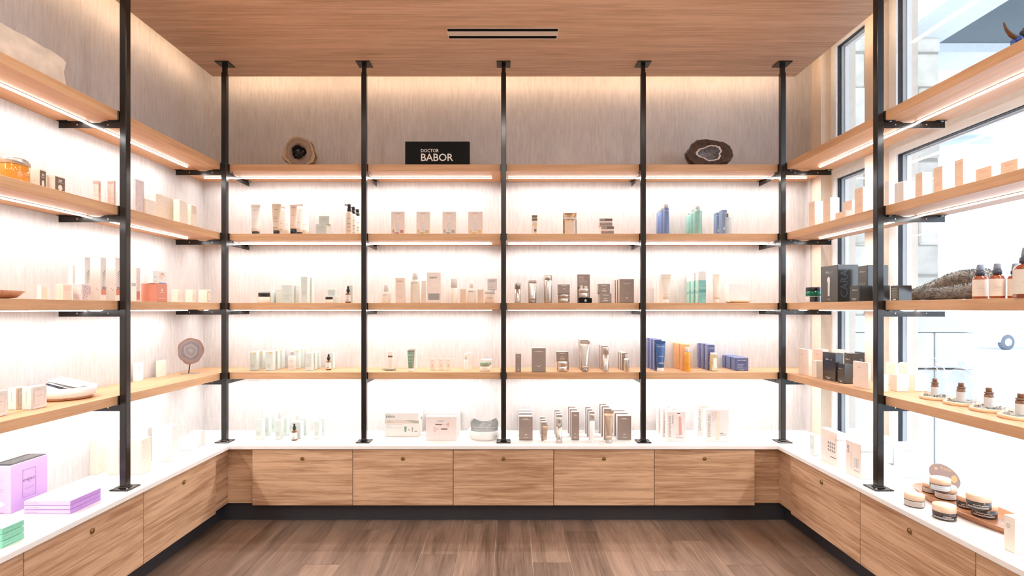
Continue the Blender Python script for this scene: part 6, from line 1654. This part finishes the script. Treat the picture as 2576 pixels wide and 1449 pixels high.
# long wooden tray (boat shaped)
Yt = 2.08
xt = 1.868
o = base('wooden_tray', 'long boat shaped wooden tray holding jars, ' + W, 'tray', (xt, Yt, Z[0], 0), GR)
n = 44
def oval(a, s, z): return (0.10 * s * math.cos(a), 0.30 * s * math.sin(a), z)
prof = [(0.90, 0.0), (1.0, 0.022), (0.97, 0.0235), (0.86, 0.008), (0.0, 0.007)]
v = [oval(2 * math.pi * i / n, s, z_) for s, z_ in prof for i in range(n)]
f = [(j * n + i, j * n + (i + 1) % n, (j + 1) * n + (i + 1) % n, (j + 1) * n + i) for j in range(len(prof) - 1) for i in range(n)] + [tuple(reversed(range(n)))]
MB().add(v, f, 'tray_wood', True).obj('body', o)
MB().add([oval(2 * math.pi * i / n, s, 0.0237) for s in (0.99, 0.975) for i in range(n)], [(i, (i + 1) % n, (i + 1) % n + n, i + n) for i in range(n)], 'coaster_wood').obj('rim_edge', o)
# oval plaque standing behind the jars
Yq = 2.345
xq = wx(2376, Yq)
o = base('oval_plaque', 'tilted mauve oval plaque with gold lettering, ' + W, 'plaque', (xq, Yq, Z[0] + 0.0085, -0.5), GR)
n = 36
v = [(0.062 * math.cos(2 * math.pi * i / n) * math.cos(0.9) - 0.050 * math.sin(2 * math.pi * i / n) * math.sin(0.9) * -1, y, 0.075 + 0.078 * math.sin(2 * math.pi * i / n)) for y in (-0.002, 0.002) for i in range(n)]
v = [(0.050 * math.cos(t) + 0.022 * -math.sin(t), y, 0.054 + 0.054 * math.sin(t)) for y in (-0.002, 0.002) for t in [2 * math.pi * i / n for i in range(n)]]
f = [tuple(range(n)), tuple(reversed(range(n, 2 * n)))] + [(i + n, (i + 1) % n + n, (i + 1) % n, i) for i in range(n)]
MB().add(v, f, 'plaque').obj('board', o)
mbq = MB()
tv, tf, x0, x1, y0, y1 = text_mesh('balm', 0.2)
k_ = 0.014 / 0.7
c_, s_ = math.cos(-0.35), math.sin(-0.35)
mbq.add([(-0.016 + ((a - x0) * k_) * c_ - (b * k_) * s_, -0.0026, 0.088 + ((a - x0) * k_) * s_ + (b * k_) * c_) for a, b, c in tv], tf, 'plaque_gold')
mbq.add([(-0.030 + 0.006 * math.cos(t), -0.0026, 0.086 + 0.006 * math.sin(t)) for t in [i * 1.047 for i in range(6)]], [tuple(range(6))], 'plaque_gold')
mbq.obj('lettering', o)
MB().add([(0.033 + 0.011 * math.cos(t), -0.0027, 0.048 + 0.016 * math.sin(t)) for t in [i * 0.524 for i in range(12)]], [tuple(range(12))], 'orange_card').obj('orange_leaf', o)
MB().box(-0.02, 0.02, 0.0, 0.03, 0.0, 0.006, 'plaque').obj('foot', o)
# balm jars
def balm(px, pbase, wpx, label, z0, key='jar_dark', lab=None, text=None, ink='ink_white', rz=-0.75, Y=None, hgt=None):
    Yv = Y if Y else (EYE - z0) * F / (pbase - CY)
    r = wpx / 2 * Yv / F
    o = base('balm_jar', label, 'jar', (wx(px, Yv), Yv, z0, rz), GR)
    h = hgt or r * 1.42
    lathe_part('body', [(r * 0.93, 0), (r * 0.985, h * 0.05), (r * 0.985, h * 0.54), (r * 0.9, h * 0.56)], key, o, 28)
    lathe_part('lid', [(r, h * 0.56), (r * 1.0, h * 0.93), (r * 0.96, h)], 'lid_wood', o, 28)
    if lab: wrap_label(o, r * 0.997, h * 0.09, h * 0.50, lab, -1.1 if lab != 'jar_label_blue' else -1.0, 1.3, 18)
    for t in (text or []):
        if t[0]: wrap_text(o, t[0], r * 1.004, t[1] * h, t[2] * h, ink, 0.35, t[3] if len(t) > 3 else 0)
        else: wrap_label(o, r * 1.005, h * t[1], h * (t[1] + t[2]), ink, -0.9, 0.9, 10, 'lettering')
    return o, h
zt = Z[0] + 0.0085
fine = lambda n_, a, b: [(None, a + (b - a) * i / n_, (b - a) / n_ * 0.4) for i in range(n_)]
balm(2300, 1272, 43, 'balm jar with printed label standing alone on the counter by the tray', Z[0], lab='jar_label', text=fine(5, 0.14, 0.46), ink='ink_grey')
balm(2375.5, 1304, 49, 'dark balm jar on the counter edge in front of the tray', Z[0], text=[('enhance', 0.32, 0.10, 0.3), (None, 0.2, 0.02), (None, 0.14, 0.02)])
_, h1 = balm(2342, 1238, 35, 'balm jar at the back left of the tray, below another', zt, lab='jar_label', text=fine(5, 0.14, 0.46), ink='ink_grey')
_, h2 = balm(2378, 1253, 45, 'balm jar with pale label in front of the oval plaque', zt, lab='jar_label', text=[('toward wellness', 0.36, 0.08)] + fine(2, 0.16, 0.26), ink='ink_grey')
balm(2365, 1228, 43, 'balm jar with leaf label on top of the left pile', zt + max(h1, h2) + 0.001, lab='jar_label_blue', text=[('toward wellness', 0.38, 0.08)] + fine(2, 0.16, 0.26), ink='ink_grey', Y=2.17)
_, h3 = balm(2433, 1276, 42, 'dark balm jar at the back of the right pile', zt, text=[('path toward', 0.34, 0.10), (None, 0.2, 0.02), (None, 0.14, 0.02)])
_, h4 = balm(2476, 1298, 51, 'dark balm jar at the front of the right pile', zt, text=[('toward wellness', 0.34, 0.10), (None, 0.2, 0.02), (None, 0.14, 0.02)])
balm(2462, 1262, 50, 'dark balm jar on top of the right pile', zt + max(h3, h4) + 0.001, text=[('toward wellness', 0.34, 0.10, 0.25), (None, 0.2, 0.02), (None, 0.14, 0.02)], Y=1.97)
ws = [('p', [(0.40 + 0.14 * math.cos(a), 0.72 + 0.06 * math.sin(a)) for a in [i * math.pi / 8 for i in range(16)]], 'ink_grey'), ('p', [(0.40 + 0.09 * math.cos(a), 0.72 + 0.04 * math.sin(a)) for a in [i * math.pi / 8 for i in range(16)]], 'cream_pale'), ('b', 0.15, 0.7, 0.62, 0.625, 'gold_cream')] + lines(0.05, 0.95, 0.35, 0.92, 16, 'ink_mid', 'right', 0.2)
carton(SW(0, 2525, 2553, 2600, 1305, pybase=1394), 'cream_pale', 'white carton with round emblem at the frame edge, ' + W, ws, group=GR, sides='white')
